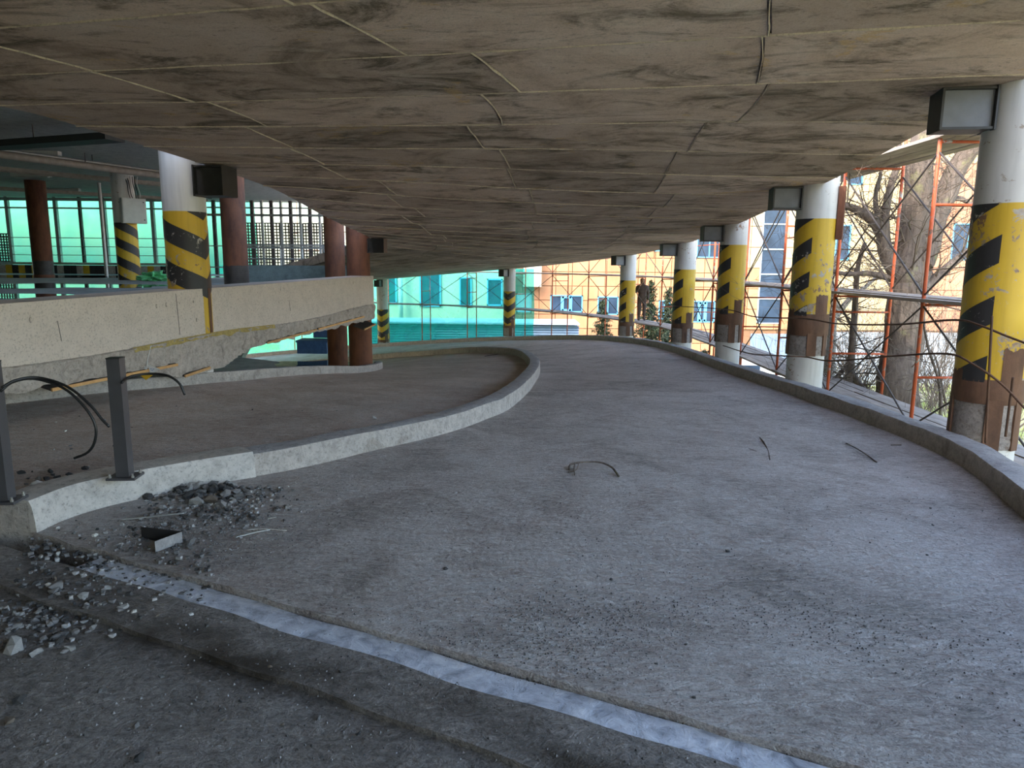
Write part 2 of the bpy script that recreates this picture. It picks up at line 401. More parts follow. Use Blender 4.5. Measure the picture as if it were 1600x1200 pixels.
M['skin'] = simple('skin', (.45, .25, .17), .6)
M['tagwhite'] = simple('white_plastic_flag', (.62, .63, .64), .5, 0, .04)
M['tagblue'] = simple('blue_print', (.12, .20, .42), .5, 0, .1)
M['yellowtape'] = simple('yellow_tape', (.70, .42, .03), .5)
# ================================================================== STRUCTURE
# plan curves (x, y): outer kerb inner face, median outer face, inner kerb face
OUT = [(2.45, 1.65), (3.15, 3.25), (3.85, 5.1), (4.40, 6.85), (4.52, 8.3), (4.56, 10.0), (4.56, 12.4), (4.60, 14.6), (4.66, 17.0), (4.70, 20.5),
       (4.40, 24.5), (2.75, 30.0), (0.0, 34.2), (-3.3, 36.7), (-6.9, 38.2), (-12, 39.3), (-18, 39.0)]
MED = [(-3.00, 4.22), (-2.91, 4.61), (-2.53, 5.11), (-1.88, 5.78), (-1.20, 6.70), (-.70, 7.45), (-.34, 8.34), (-.02, 9.39), (.33, 11.9), (.63, 16.0),
       (.62, 18.6), (.25, 22.0), (-1.05, 25.0), (-2.9, 28.0), (-5.9, 31.0), (-11, 33.2), (-17, 33.4)]
INN = [(-9.0, 6.0), (-8.0, 6.6), (-6.9, 7.4), (-5.95, 8.3), (-5.2, 9.4), (-4.72, 10.3), (-4.25, 11.6), (-3.9, 13.5), (-3.55, 16.0), (-3.38, 18.2),
       (-3.85, 20.0), (-4.6, 21.8), (-6.0, 23.4), (-7.6, 24.6), (-9.6, 25.5), (-13, 26), (-17, 26)]
def path3(pts, n, dz=0):
    r = spline([(x, y, 0) for x, y in pts], n); return [Vector((p.x, p.y, zf(p.x, p.y)+dz)) for p in r]
def side(path):
    out = []
    for i, p in enumerate(path):
        d = path[min(i+1, len(path)-1)]-path[max(i-1, 0)]; d.z = 0; d.normalize(); out.append(Vector((d.y, -d.x, 0)))   # to the right of travel
    return out
def ruled(A, B, n, m, zfn, jit=0):
    a = spline([(x, y, 0) for x, y in A], n) if not isinstance(A[0], Vector) else A
    rows = []
    for i in range(n):
        pa = a[i]; pb = B[i]; row = []
        for k in range(m):
            t = k/(m-1); x = pa.x+(pb.x-pa.x)*t; y = pa.y+(pb.y-pa.y)*t
            z = zfn(x, y)
            if jit: z += jit*mnoise.noise(Vector((x*.9, y*.9, 2)))
            row.append(Vector((x, y, z)))
        rows.append(row)
    return rows
def key_spline(pts, per):
    """samples that keep index correspondence: per samples between control points"""
    P = [Vector((*p, 0)) for p in pts]; out = []
    for i in range(len(P)-1):
        p0 = P[i-1] if i else P[0]*2-P[1]; p3 = P[i+2] if i+2 < len(P) else P[-1]*2-P[-2]
        for k in range(per):
            t = k/per; out.append(.5*((2*P[i])+(-p0+P[i+1])*t+(2*p0-5*P[i]+4*P[i+1]-p3)*t*t+(-p0+3*P[i]-3*P[i+1]+p3)*t**3))
    out.append(P[-1]); return out
kO = key_spline(OUT, 10); kM = key_spline(MED, 10); kI = key_spline(INN, 10)
def slab_from_rows(rows, thick, name, mat, label):
    mb = MB(); mb.grid(rows, flip=True)
    ring = rows[0] + [r[-1] for r in rows[1:]] + rows[-1][::-1][1:] + [r[0] for r in rows[1:-1]][::-1]
    low = [p-Vector((0, 0, thick)) for p in ring]; n = len(ring)
    mb.add(ring+low, [(i, (i+1) % n, n+(i+1) % n, n+i) for i in range(n)])
    mb.grid([[p-Vector((0, 0, thick)) for p in r] for r in rows])
    o = mb.build(name, mat, smooth=True, auto=35); return tag(o, label, None, None, 'structure')
rows = ruled(kM, kO, len(kM), 28, zf, .012)
# ragged front edge of the ramp topping along the joint
for k, p in enumerate(rows[0]):
    t = k/27; p.x += JN.x*.05*mnoise.noise(Vector((t*22, 1, 0))); p.y += JN.y*.05*mnoise.noise(Vector((t*22, 1, 0)))
# extra rows near the camera come from the dense key splines
slab_from_rows(rows, .25, 'floor', M['ramp'], 'grey brushed concrete ramp lane curving down to the left')
kIm = [a.copy() for a in kM]
rows_i = ruled(kI, kIm, len(kM), 22, zf, .015)
slab_from_rows(rows_i, .22, 'floor', M['inner'], 'brownish dusty inner ramp lane left of the curved median kerb')
# near slab before the joint: a middle strip and the lower slab
def jline(s, off): # point on the joint line, s along it, off towards the camera
    return Vector((-.28, 3.01, 0)) + Vector((JN.y, -JN.x, 0))*s - JN*off
def strip(o0, o1, zoff, name, mat, label, s0=-9, s1=3.05, n=200, m=8, w0=.04, w1=.05, thick=.12):
    rws = []
    for i in range(n):
        s = s0+(s1-s0)*i/(n-1); row = []
        for k in range(m):
            t = k/(m-1)
            off = o0+(o1-o0)*t + (w0*mnoise.noise(Vector((s*2.1, 5, 0)))*(1-t)+w1*mnoise.noise(Vector((s*1.7, 9, 0)))*t)
            p = jline(s, off); p.z = zf(p.x, p.y)*.9+zoff+.006*mnoise.noise(Vector((p.x*3, p.y*3, 0))); row.append(p)
        rws.append(row)
    mb = MB(); mb.grid(rws)
    ring = rws[0] + [r[-1] for r in rws[1:]] + rws[-1][::-1][1:] + [r[0] for r in rws[1:-1]][::-1]
    low = [p-Vector((0, 0, thick)) for p in ring]; q = len(ring)
    mb.add(ring+low, [(i, n_, q+n_, q+i) for i in range(q) for n_ in [(i+1) % q]])
    return tag(mb.build(name, mat, smooth=True, auto=40), label, None, None, 'structure')
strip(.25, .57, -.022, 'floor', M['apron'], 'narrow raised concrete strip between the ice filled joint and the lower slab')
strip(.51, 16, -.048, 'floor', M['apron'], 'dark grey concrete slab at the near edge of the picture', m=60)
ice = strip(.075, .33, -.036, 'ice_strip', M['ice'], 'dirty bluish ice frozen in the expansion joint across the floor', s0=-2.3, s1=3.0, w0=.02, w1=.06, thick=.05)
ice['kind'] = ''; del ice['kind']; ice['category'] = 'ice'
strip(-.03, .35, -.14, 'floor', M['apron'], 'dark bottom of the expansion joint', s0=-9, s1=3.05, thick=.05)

def kerb(pts, h, wd, name, label, cat, to_left, seg=1.15, mats=None, a=0, b=None, topw=0):
    pa = key_spline(pts, 10); pa = pa[a:b]
    L = [0]
    for p, q in zip(pa, pa[1:]): L.append(L[-1]+(q-p).length)
    n = max(8, int(L[-1]/.12)); P = []; j = 0
    for k in range(n):
        s = L[-1]*k/(n-1)
        while j < len(L)-2 and L[j+1] < s: j += 1
        t = (s-L[j])/max(1e-9, L[j+1]-L[j]); P.append(pa[j].lerp(pa[j+1], t))
    S = side(P); sg = -1 if to_left else 1; up = Vector((0, 0, 1))
    root = thing(name, (P[n//2].x, P[n//2].y, zf(P[n//2].x, P[n//2].y)), label, cat)
    def rows_for(cols):
        rs = []
        for i, (p, s) in enumerate(zip(P, S)):
            z = zf(p.x, p.y); row = []
            for (u, v) in cols:
                jx = .014*mnoise.noise(Vector((p.x*3.1, p.y*3.1, u*9+v*7))) if v > .05 else 0
                q = p+s*sg*(u+jx); row.append(Vector((q.x, q.y, z+v+(.012*mnoise.noise(Vector((p.x*2.3, p.y*2.3, u*20))) if v > .05 else 0))))
            rs.append(row)
        return rs
    mb = MB(); c = .025
    rr = rows_for([(-.02, -.15), (-.008, 0), (0, h*.5), (.0, h-c), (.008, h-.006)]); rr2 = rows_for([(wd-.008, h-.006), (wd, h-c), (wd, h*.5), (wd+.008, 0), (wd+.02, -.15)])
    mb.grid(rr, flip=to_left is False); mb.grid(rr2, flip=to_left is False)
    for e in (0, -1):
        q = rr[e]+rr2[e]; mb.add(q, [tuple(range(len(q)))])
    mb.build('side_faces', M['kerb'], root, True, 40)
    mt = MB(); mt.grid(rows_for([(.008, h-.006), (wd*.3, h+.004), (wd*.65, h+.002), (wd-.008, h-.006)]), flip=to_left is False)
    mt.build('top_face', M['kerbtop'], root, True, 60)
    return root
k_med = kerb(MED, .19, .24, 'kerb', 'curved concrete median kerb between the two ramp lanes', 'kerb', True)
k_out = kerb(OUT, .19, .26, 'kerb', 'long concrete kerb along the outer right edge of the ramp', 'kerb', False)
k_inn = kerb(INN, .16, .18, 'kerb', 'low concrete kerb below the slab beam, ending at the rusty pipes', 'kerb', True, a=0, b=96)
# the part of the median repaired with smooth pale mortar
mo = MB(); pm = [p for p in spline([(x, y, 0) for x, y in MED[:4]], 40)][0:34]; sm = side(pm); rws = []
for i, (p, s) in enumerate(zip(pm, sm)):
    z = zf(p.x, p.y); e = .5+.5*mnoise.noise(Vector((p.x*4, p.y*4, 3)))
    rws.append([p+s*(.035+.02*e)+Vector((0, 0, z-.03)), p+s*(.03+.018*e)+Vector((0, 0, z+.07)), p+s*(.02+.012*e)+Vector((0, 0, z+.16)), p+s*.006+Vector((0, 0, z+.203)), p-s*.12+Vector((0, 0, z+.206)), p-s*.25+Vector((0, 0, z+.198)), p-s*.262+Vector((0, 0, z))])
mo.grid(rws); mo.add(rws[-1], [tuple(range(len(rws[-1])))]); mo.add(rws[0], [tuple(range(len(rws[0])))[::-1]])
M['mortar'] = concrete('smooth_mortar', (.54, .505, .47), .65, bump=.3, scale=2, pits=True)
tag(mo.build('mortar_patch', M['mortar'], k_med, True, 50), 'smooth pale repair mortar')

# ------------------------------------------------------------------ the ramp above: slab, soffit panels, seams
KS = 1.075
COLS = [(4.66*KS, 6.86*KS), (4.70*KS, 11.31*KS), (4.84*KS, 15.91*KS), (4.84*KS, 20.26*KS), (4.26*1.06, 26.6*1.06), (-.17, 36.2), (-7.3, 40.0)]
CO = [(1.0, -8), (1.9, -3), (3.0, 1.2), (4.0, 4.0), (4.80, 6.9), (4.92, 9.0), (5.02, 11.6), (5.2, 16.5), (5.22, 21), (4.7, 27.5), (3.0, 32.2), (0.0, 36.4), (-3.6, 38.8), (-7.2, 40.3), (-13, 41), (-20, 41)]
CI = [(-13, -2), (-10.5, 1.5), (-8.3, 4.0), (-6.6, 5.8), (-5.35, 7.6), (-4.95, 8.8), (-4.5, 10.6), (-4.0, 13.2), (-3.72, 15.6), (-3.55, 17.4), (-3.7, 19.2), (-4.6, 21.2), (-6.0, 22.8), (-7.8, 24.2), (-11, 25.5), (-16, 25.8)]
NC = 15*8
kCO = key_spline(CO, 8); kCI = key_spline(CI, 8)
def cpos(i, t):   # i in sample units, t 0 inner .. 1 outer
    i0 = int(min(max(i, 0), NC-1e-6)); fr = i-i0; i1 = min(i0+1, NC)
    a = kCI[i0].lerp(kCI[i1], fr); b = kCO[i0].lerp(kCO[i1], fr); p = a.lerp(b, t); return Vector((p.x, p.y, zc(p.x, p.y)))
ceil = MB(); rows_c = [[cpos(i, k/16) + Vector((0, 0, .02)) for k in range(17)] for i in range(NC+1)]
ceil.grid(rows_c); top = [[p+Vector((0, 0, .28)) for p in r] for r in rows_c]; ceil.grid(top, flip=True)
ring = rows_c[0] + [r[-1] for r in rows_c[1:]] + rows_c[-1][::-1][1:] + [r[0] for r in rows_c[1:-1]][::-1]
hi = [p+Vector((0, 0, .28)) for p in ring]; q = len(ring)
ceil.add(ring+hi, [(i, q+i, q+(i+1) % q, (i+1) % q) for i in range(q)])
ceilo = tag(ceil.build('ceiling', M['soffit'], None, True, 35), 'brown stained concrete soffit of the ramp above, cast in panels', None, None, 'structure')
# stations about 1.2 m apart along the middle
mids = [cpos(i*.25, .5) for i in range(NC*4+1)]; st = [0]; acc = 0
for i in range(1, len(mids)):
    acc += (mids[i]-mids[i-1]).length
    if acc >= 1.18: st.append(i*.25); acc = 0
tcuts0 = [0, .20, .47, .735, 1.0]
def ridge(mb, pts, wd, ht):
    rs = []
    for i, p in enumerate(pts):
        d = (pts[min(i+1, len(pts)-1)]-pts[max(i-1, 0)]).normalized(); s = d.cross(Vector((0, 0, 1))).normalized()
        jw = wd*(.8+.9*mnoise.noise(p*5)); jh = ht*(.9+1.0*mnoise.noise(p*7)); p = p+s*.02*mnoise.noise(p*4)
        rs.append([p-s*jw+Vector((0, 0, .012)), p-s*jw*.3-Vector((0, 0, jh)), p+s*jw*.4-Vector((0, 0, jh*.9)), p+s*jw+Vector((0, 0, .012))])
    mb.grid(rs, flip=True)
for a in range(len(st)-1):
    rr = random.Random(a*3+1); i0, i1 = st[a], st[a+1]
    cuts = [0]+[c+rr.uniform(-.012, .012)+(.02 if (a//3) % 2 else -.01) for c in tcuts0[1:-1]]+[1.0]
    if a % 7 == 3: cuts[2] += .05
    for b in range(4):
        t0, t1 = cuts[b], cuts[b+1]; dz = rr.uniform(-.003, .003); tl = rr.uniform(-.003, .003)
        g0 = .0015; rs = []
        for k in range(6):
            i = i0+(i1-i0)*k/5
            rs.append([cpos(i, t0+g0+(t1-t0-2*g0)*j/6)+Vector((0, 0, dz-.008+tl*(j/6-.5))) for j in range(7)])
        mb = MB(); mb.grid(rs); mb.build('panel', M['soffit'], ceilo, True)
        pc = cpos(i0, .5)
        if pc.y < 26 and pc.y > 1:
            mb = MB(); ridge(mb, [cpos(i0, t0+(t1-t0)*j/14)-Vector((0, 0, .008)) for j in range(15)], .010, .011); mb.build('seam', M['seam'], ceilo, True)
            if b: mb = MB(); ridge(mb, [cpos(i0+(i1-i0)*j/8, t0)-Vector((0, 0, .008)) for j in range(9)], .010, .012); mb.build('seam', M['seam'], ceilo, True)
# ================================================================== COLUMNS
def view_frame(c):
    d = Vector((-c[0], -c[1], 0)).normalized(); v = -d; return d, Vector((v.y, -v.x, 0))
def stripe(c, R, th0, th1, zfun, h, zlo, zhi, parent, apex=None, n=22):
    d, rg = view_frame(c); rs = []
    for k in range(n):
        th = math.radians(th0+(th1-th0)*k/(n-1)); z = zfun(math.degrees(th)); a = min(max(z-h, zlo), zhi); b = min(max(z, zlo), zhi)
        if b-a < .002: continue
        pt = Vector((c[0], c[1], 0))+(d*math.cos(th)+rg*math.sin(th))*R
        rs.append([pt+Vector((0, 0, a)), pt+Vector((0, 0, a+(b-a)*.5)), pt+Vector((0, 0, b))])
    if len(rs) < 2: return
    mb = MB(); mb.grid(rs, flip=False); o = mb.build('black_stripe', M['black'], parent, True); return o
def bracket(c, zt, dirv, L, h, wd, parent, m_web, m_fl):
    """stub beam welded to the column: flanges, web, end plate"""
    p = Vector((c[0], c[1], 0)); d = Vector(dirv).normalized(); s = Vector((-d.y, d.x, 0)); R = Matrix((d, s, Vector((0, 0, 1)))).transposed()
    root = MB(); mid = p+d*(.28+L/2)
    root.box(mid+Vector((0, 0, zt-.012)), (L, wd, .024), R); root.box(mid+Vector((0, 0, zt-h+.012)), (L, wd, .024), R)
    root.box(p+d*(.28+L-.01)+Vector((0, 0, zt-h/2)), (.022, wd*1.02, h), R)
    root.box(p+d*.30+Vector((0, 0, zt-h/2)), (.02, wd*1.1, h*1.04), R)
    b = root.build('bracket', m_fl, parent)
    wb = MB(); wb.box(mid+Vector((0, 0, zt-h/2)), (L-.03, wd*.72, h-.05), R); wb.build('web', m_web, b)
    return b
def ramp_column(c, R, v, Y, label, stripes, chev=None, jack=True, bl=.48, bh=.36, bwd=.30, group=None, zbase=-6.5, extra_channel=False, ztop=7.0):
    """v: image rows of paint top, paint bottom, rust bottom, collar bottom, used as heights at the column's distance"""
    u = 800+FPX*c[0]/Y; Z = [at(u, q, Y).z for q in v]
    root = thing('column', (c[0], c[1], zf(*c)), label, 'column', 'striped columns along the ramp')
    C3 = Vector((c[0], c[1], 0)); mb = MB()
    mb.lathe(C3, [(R*.93, zbase), (R*.93, Z[3])], 40); mb.build('base_shaft', M['white'], root, True, 40)
    mb = MB(); mb.lathe(C3, [(R*.955, Z[3]-.02), (R*.975, Z[3]+.02), (R*.97, (Z[2]+Z[3])/2), (R*.965, Z[2])], 48, wob=.02, seed=c[1]); mb.build('exposed_concrete', M['collar'], root, True, 50)
    d, rg = view_frame(c)
    for th in (-72, 14, 60, 150, 230):
        t = math.radians(th); n = d*math.cos(t)+rg*math.sin(t); tg = Vector((-n.y, n.x, 0)); Rm = Matrix((tg, n, Vector((0, 0, 1)))).transposed()
        mb = MB(); mb.box(C3+n*(R*.985)+Vector((0, 0, (Z[2]+Z[3])/2)), (.10 if th != 14 else .15, .022, Z[2]-Z[3]+.05), Rm); mb.build('steel_strip', M['rust'], root)
    mb = MB(); mb.lathe(C3, [(R*1.0, Z[2]-.02), (R*1.015, Z[2]), (R*1.012, Z[1]+.02), (R*1.0, Z[1]+.03)], 44); mb.build('rusted_sleeve_rim', M['rust'], root, True, 30)
    mb = MB(); mb.lathe(C3, [(R, Z[1]), (R, Z[0])], 44); mb.build('yellow_band', M['yellow'], root, True, 40)
    mb = MB(); mb.lathe(C3, [(R, Z[0]), (R*.998, Z[0]+.4), (R*.998, ztop)], 44); mb.build('upper_shaft', M['white'], root, True, 40)
    per = stripes[0]; ztop_s = stripes[1]
    for k in range(-1, 5):
        z0 = Z[0]-ztop_s-k*per
        if chev is None: stripe(c, R+.004, -115, -6, lambda th, z0=z0: z0+.0052*R/.3*.62*(th+6), .27*per/.58, Z[1], Z[0], root)
        else: stripe(c, R+.004, chev-120, chev+120, lambda th, z0=z0: z0+.0052*.55*abs(th-chev)*(R/.3), .5*per, Z[1], Z[0], root, n=49)
    # patches of bare rusty steel low on the sleeve
    for th, wdt, hh in ((38, 40, .34), (-60, 30, .10)):
        stripe(c, R+.006, th-wdt/2, th+wdt/2, lambda q, hh=hh: Z[1]+hh+.03*math.sin(q*.3), hh+.03, Z[1]-.01, Z[1]+hh+.04, root) if False else None
        rs = []
        for k in range(12):
            t = math.radians(th-wdt/2+wdt*k/11); n = d*math.cos(t)+rg*math.sin(t); e = .05*mnoise.noise(Vector((k*.6, th, c[1])))
            rs.append([C3+n*(R+.005)+Vector((0, 0, Z[1]-.005)), C3+n*(R+.005)+Vector((0, 0, Z[1]+hh+e))])
        m2 = MB(); m2.grid(rs); m2.build('rust_patch', M['rust'], root, True)
    zt = zc(c[0]-.4, c[1])-.012
    din = Vector((CX-c[0], (CY-c[1])*.25, 0)).normalized()
    if c[1] > 25: din = Vector((CX-c[0], CY-c[1], 0)).normalized()
    bracket(c, zt, din, bl, bh, bwd, root, M['steel'], M['steeldark'])
    if extra_channel:
        n = d*.1+rg; n.normalize(); tg = Vector((-n.y, n.x, 0)); Rm = Matrix((tg, n, Vector((0, 0, 1)))).transposed()
        mb = MB(); mb.box(C3+n*(R+.05)+Vector((0, 0, zt-.42)), (.2, .1, .85), Rm); mb.build('side_channel', M['rustdark'], root)
    return root
SP = (.58, .42)
ramp_column(COLS[0], .30*KS, (320, 592, 622, 690), 6.86*KS, 'largest yellow and black column, cut by the right edge of the picture', (.60, .30), bl=.52, bh=.40)
ramp_column(COLS[1], .30*KS, (343, 492, 521, 551), 11.31*KS, 'second nearest striped column on the right, with grey bracket and side channel', (.55, .30), extra_channel=True)
ramp_column(COLS[2], .29*KS, (383, 490, 505, 532), 15.91*KS, 'third striped column from the right, worn, paint torn at its top edge', (.56, .28))
ramp_column(COLS[3], .30*KS, (421, 505, 511, 533), 20.26*KS, 'fourth striped column from the right, beside the person on the scaffold deck', (.56, .26))
ramp_column(COLS[4], .31, (438, 503, 508, 523), 28.2, 'fifth striped column from the right, just left of the person', (.56, .26))
ramp_column(COLS[5], .30, (455, 509, 511, 524), 36.2, 'distant column with v-shaped chevrons at the right edge of the green net', (.6, .15), chev=-15)
ramp_column(COLS[6], .31, (483, 531, 533, 537), 40.0, 'farthest chevron column at the left edge of the green net', (.6, .1), chev=-15)
# ------------------------------------------------------------------ left hall: slab, beam, columns
def bx_(y): return -3.4-(17.4-y)*.175
def bz_(y): return 1.19+(y-6)*.0125
B0, B1 = 3.0, 17.45
beam = thing('edge_beam', (bx_(10), 10, .5), 'pale concrete edge beam of the upper parking slab with a broken underside', 'beam')
def face_rows(zs, out, ys, wob):
    rs = []
    for y in ys:
        row = []
        for k, (zz, o) in enumerate(zip(zs, out)):
            z = zz(y) if callable(zz) else zz; x = bx_(y)+(o(y) if callable(o) else o)
            if wob: x += wob*mnoise.noise(Vector((y*5, z*9, 1))) ; z += (wob*.8*mnoise.noise(Vector((y*4, 3, k*2))) if k else 0)
            row.append(Vector((x, y, z)))
        rs.append(row)
    return rs
ys = [B0+(B1-B0)*i/160 for i in range(161)]
cleanb = lambda y: .55+.02*math.sin(y*1.3)+(.10 if y > 15 else 0)*min(1, (y-15)/2)
mb = MB(); mb.grid(face_rows([bz_, cleanb], [0, 0], ys, 0)); mb.grid(face_rows([bz_, bz_], [-.55, 0], ys, 0))
mb.add([(bx_(B1), B1, bz_(B1)), (bx_(B1), B1, .55), (bx_(B1)-.55, B1, .55), (bx_(B1)-.55, B1, bz_(B1))], [(0, 1, 2, 3)])
mb.build('face', M['beam'], beam)
def rb(y):
    b = .30-.035*(y-7) if y < 9.5 else (.06+.0*y if y < 11.2 else .22+(y-11.2)*.012)
    if 10.0 <= y <= 11.4: b = .02
    return b
ysr = [B0+(B1-B0)*i/420 for i in range(421)]
NR = 9
def rough_rows():
    rs = []
    for y in ysr:
        t0 = cleanb(y)+.012*mnoise.noise(Vector((y*9, 0, 0))); row = [Vector((bx_(y)-.06, y, cleanb(y)+.10)), Vector((bx_(y)-.004, y, t0+.012))]
        lo = sum(rb(y+k*.12) for k in range(-3, 4))/7+.05*mnoise.noise(Vector((y*3.2, 7, 0)))
        for k in range(NR):
            t = k/(NR-1); z = t0+(lo-t0)*t
            row.append(Vector((bx_(y)+.04-.03*t+.05*mnoise.noise(Vector((y*6, z*8, 4)))*(1-.3*t)+.02*mnoise.noise(Vector((y*22, z*22, 4))), y, z)))
        row.append(Vector((bx_(y)-.45, y, lo+.12))); rs.append(row)
    return rs
mb = MB(); mb.grid(rough_rows()); mb.build('broken_underside', M['rough'], beam, True, 60)
mb = MB(); rs = []
for y in [9.0+i*.04 for i in range(90)]:
    a = max(0, .5+mnoise.noise(Vector((y*4, 1, 1))))*.05; rs.append([Vector((bx_(y)+.035+.01*mnoise.noise(Vector((y*12, 0, 0))), y, cleanb(y)+.02)), Vector((bx_(y)+.06+.01*mnoise.noise(Vector((y*15, 2, 0))), y, cleanb(y)-.02-a))])
mb.grid(rs); tag(mb.build('yellow_overspill', M['yrough'], beam, True), 'yellow paint line along the broken edge')
for y, z, r in ((7.55, 1.02, .022), (9.55, 1.05, .02), (9.75, 1.06, .022), (10.35, 1.07, .014), (10.4, .80, .018), (12.9, 1.16, .018), (16.2, 1.2, .02)):
    mb = MB(); nx = Vector((1, .175, 0)).normalized(); c0 = Vector((bx_(y), y, z)); tg = Vector((-nx.y, nx.x, 0)); pts = [c0+nx*.004+(tg*math.cos(q*.628)+Vector((0, 0, 1))*math.sin(q*.628)*1.3)*r for q in range(11)]
    mb.tube(pts, .004, 5, False); mb.build('tie_hole', M['rough'], beam)
for y, z0, z1 in ((9.97, 1.2, .62), (7.9, .98, .75), (13.2, .95, .75)):
    mb = MB(); mb.beam((bx_(y)+.001, y, z0), (bx_(y+.03)+.001, y+.03, z1), .006, .005, (1, 0, 0)); mb.build('crack', M['steeldark'], beam)
# slab of the upper hall
HX0, HY0, HY1 = -33, 1.0, 32.0; HC = 4.2; HF = 1.10
def hall_poly(z, yb0, yb1): return [(HX0, yb0, z), (bx_(yb0)-.02, yb0, z), (bx_(B1)-.02, B1, z), (bx_(B1)-1.2, B1+3.5, z), (-9.5, 23.2, z), (-12, 25.5, z), (-12.5, yb1, z), (HX0, yb1, z)]
def prism(poly, z0, z1, mb):
    n = len(poly); mb.add([(p[0], p[1], z1) for p in poly]+[(p[0], p[1], z0) for p in poly], [tuple(range(n)), tuple(range(2*n-1, n-1, -1))]+[(i, n+i, n+(i+1) % n, (i+1) % n) for i in range(n)]); return mb
tag(prism(hall_poly(0, B0, HY1), .66, HF, MB()).build('floor', M['hallfloor']), 'wet grey floor of the upper parking level on the left', None, None, 'structure')
tag(prism([(HX0, -16, 0), (3.5, -16, 0), (4.6, 1, 0), (-6.5, 1.5, 0), (-5.4, 8.0, 0), (-4.4, 12, 0), (-4.1, 18, 0), (-5, 24, 0), (-8, 32, 0), (HX0, 32, 0)], HC, HC+.4, MB()).build('ceiling', M['hallceil']), 'flat pale ceiling of the parking hall on the left', None, None, 'structure')  # stretch behind the camera is added to block sun and darken the near floor
tag(prism([(HX0, 6, 0), (-9, 7, 0), (-5.9, 9.6, 0), (-4.5, 13, 0), (-4.15, 19, 0), (-6.5, 23.0, 0), (-9.6, 25, 0), (-12, 33, 0), (HX0, 33, 0)], -1.95, -1.70, MB()).build('floor', M['lowfloor']), 'pale floor of the lower parking level seen under the beam', None, None, 'structure')
for nm, c_, sz, lb in (('light_block_wall_left', (HX0-.1, 7.5, 1.1), (.2, 47, 6.2), 'unseen plain wall added beside the parking hall to keep the sun out'), ('light_block_wall_back', (-14.5, -16.1, 1.1), (37, .2, 6.6), 'unseen plain wall added behind the ramp to darken the near floor')):  # both walls are out of view, added to shut out sun and back light
    mb = MB(); mb.box(c_, sz); tag(mb.build(nm, M['hallceil']), lb, None, None, 'structure')
# striped column at the slab edge
def plain_column(c, R, z0, z1, label, mats, name='column', cat='column', n=36, group=None):
    root = thing(name, (c[0], c[1], z0), label, cat, group); return root
cL = (bx_(10.75)-.285, 10.75); rootL = thing('column', (*cL, -.2), 'black and yellow striped column rising through the edge beam on the left', 'column')
C3 = Vector((*cL, 0)); R = .30
zy = at(325, 331, 10.6).z
mb = MB(); mb.lathe(C3, [(R*.86, -2.5), (R*.86, .45), (R*.95, .50)], 40); mb.build('base_shaft', M['white'], rootL, True, 40)
mb = MB(); mb.lathe(C3, [(R, .50), (R, zy)], 40); mb.build('yellow_band', M['yellow'], rootL, True, 40)
mb = MB(); mb.lathe(C3, [(R, zy), (R*.995, 6)], 40); mb.build('upper_shaft', M['white'], rootL, True, 40)
for k in range(-1, 5):
    z0 = zy-.06-k*.57
    stripe(cL, R+.004, -125, 52, lambda th, z0=z0: z0-.0052*.46*(th+90), .29, 1.0, zy, rootL, n=40)
    stripe(cL, R+.004, 52, 120, lambda th, z0=z0: z0-.0052*.46*142+.0052*.9*(th-52), .29, 1.0, zy, rootL, n=20)
bracket(cL, zc(*cL)-.03, (1, -.15, 0), .46, .42, .40, rootL, M['steeldark'], M['steeldark'])
mb = MB(); mb.box(C3+Vector((.285, -.03, .90)), (.04, .075, .70)); tag(mb.build('rust_streak_strip', M['rust'], rootL), 'rusty strip running down the beam face')
# rusty pipes at the end of the beam and in the hall
def pipe_col(c, R, z0, z1, label, brk=None, mat='rustdark', low=None):
    root = thing('pipe_column', (c[0], c[1], z0), label, 'column', 'rusty pipe columns')
    mb = MB(); mb.lathe((c[0], c[1], 0), [(R*1.04, z0), (R*1.04, z0+.04), (R, z0+.06), (R, z1)], 32); mb.build('shaft', M[mat], root, True, 35)
    if low:
        mb = MB(); mb.lathe((c[0], c[1], 0), [(R*1.01, z0+.02), (R*1.015, low), (R*1.0, low+.02)], 32, wob=.008); mb.build('dark_foot', M['ply'], root, True, 35)
    if brk: bracket(c, zc(*c)-.02, brk, .42, .34, .30, root, M['steeldark'], M['steeldark'])
    return root
cR = (bx_(17.6)-.50, 18.0)
pipe_col(cR, .29, -2.6, 6, 'rusty brown pipe column at the far end of the edge beam, with a black bracket', (1, -.1, 0))
pipe_col((-5.02, 20.3), .28, -2.6, 6, 'dark rusty pipe column just left of the beam end', None)
pc = at(368, 400, 14.6); pipe_col((pc.x, 14.6), .24, HF, HC+.01, 'rusty pipe column right behind the striped column on the parking slab', None, low=1.55)
pc = at(66, 400, 24.0); pipe_col((pc.x, 24.0), .30, HF, HC+.01, 'dark rusty pipe column before the green netting at far left', None, low=1.6)
pc = at(520, 540, 21.5)
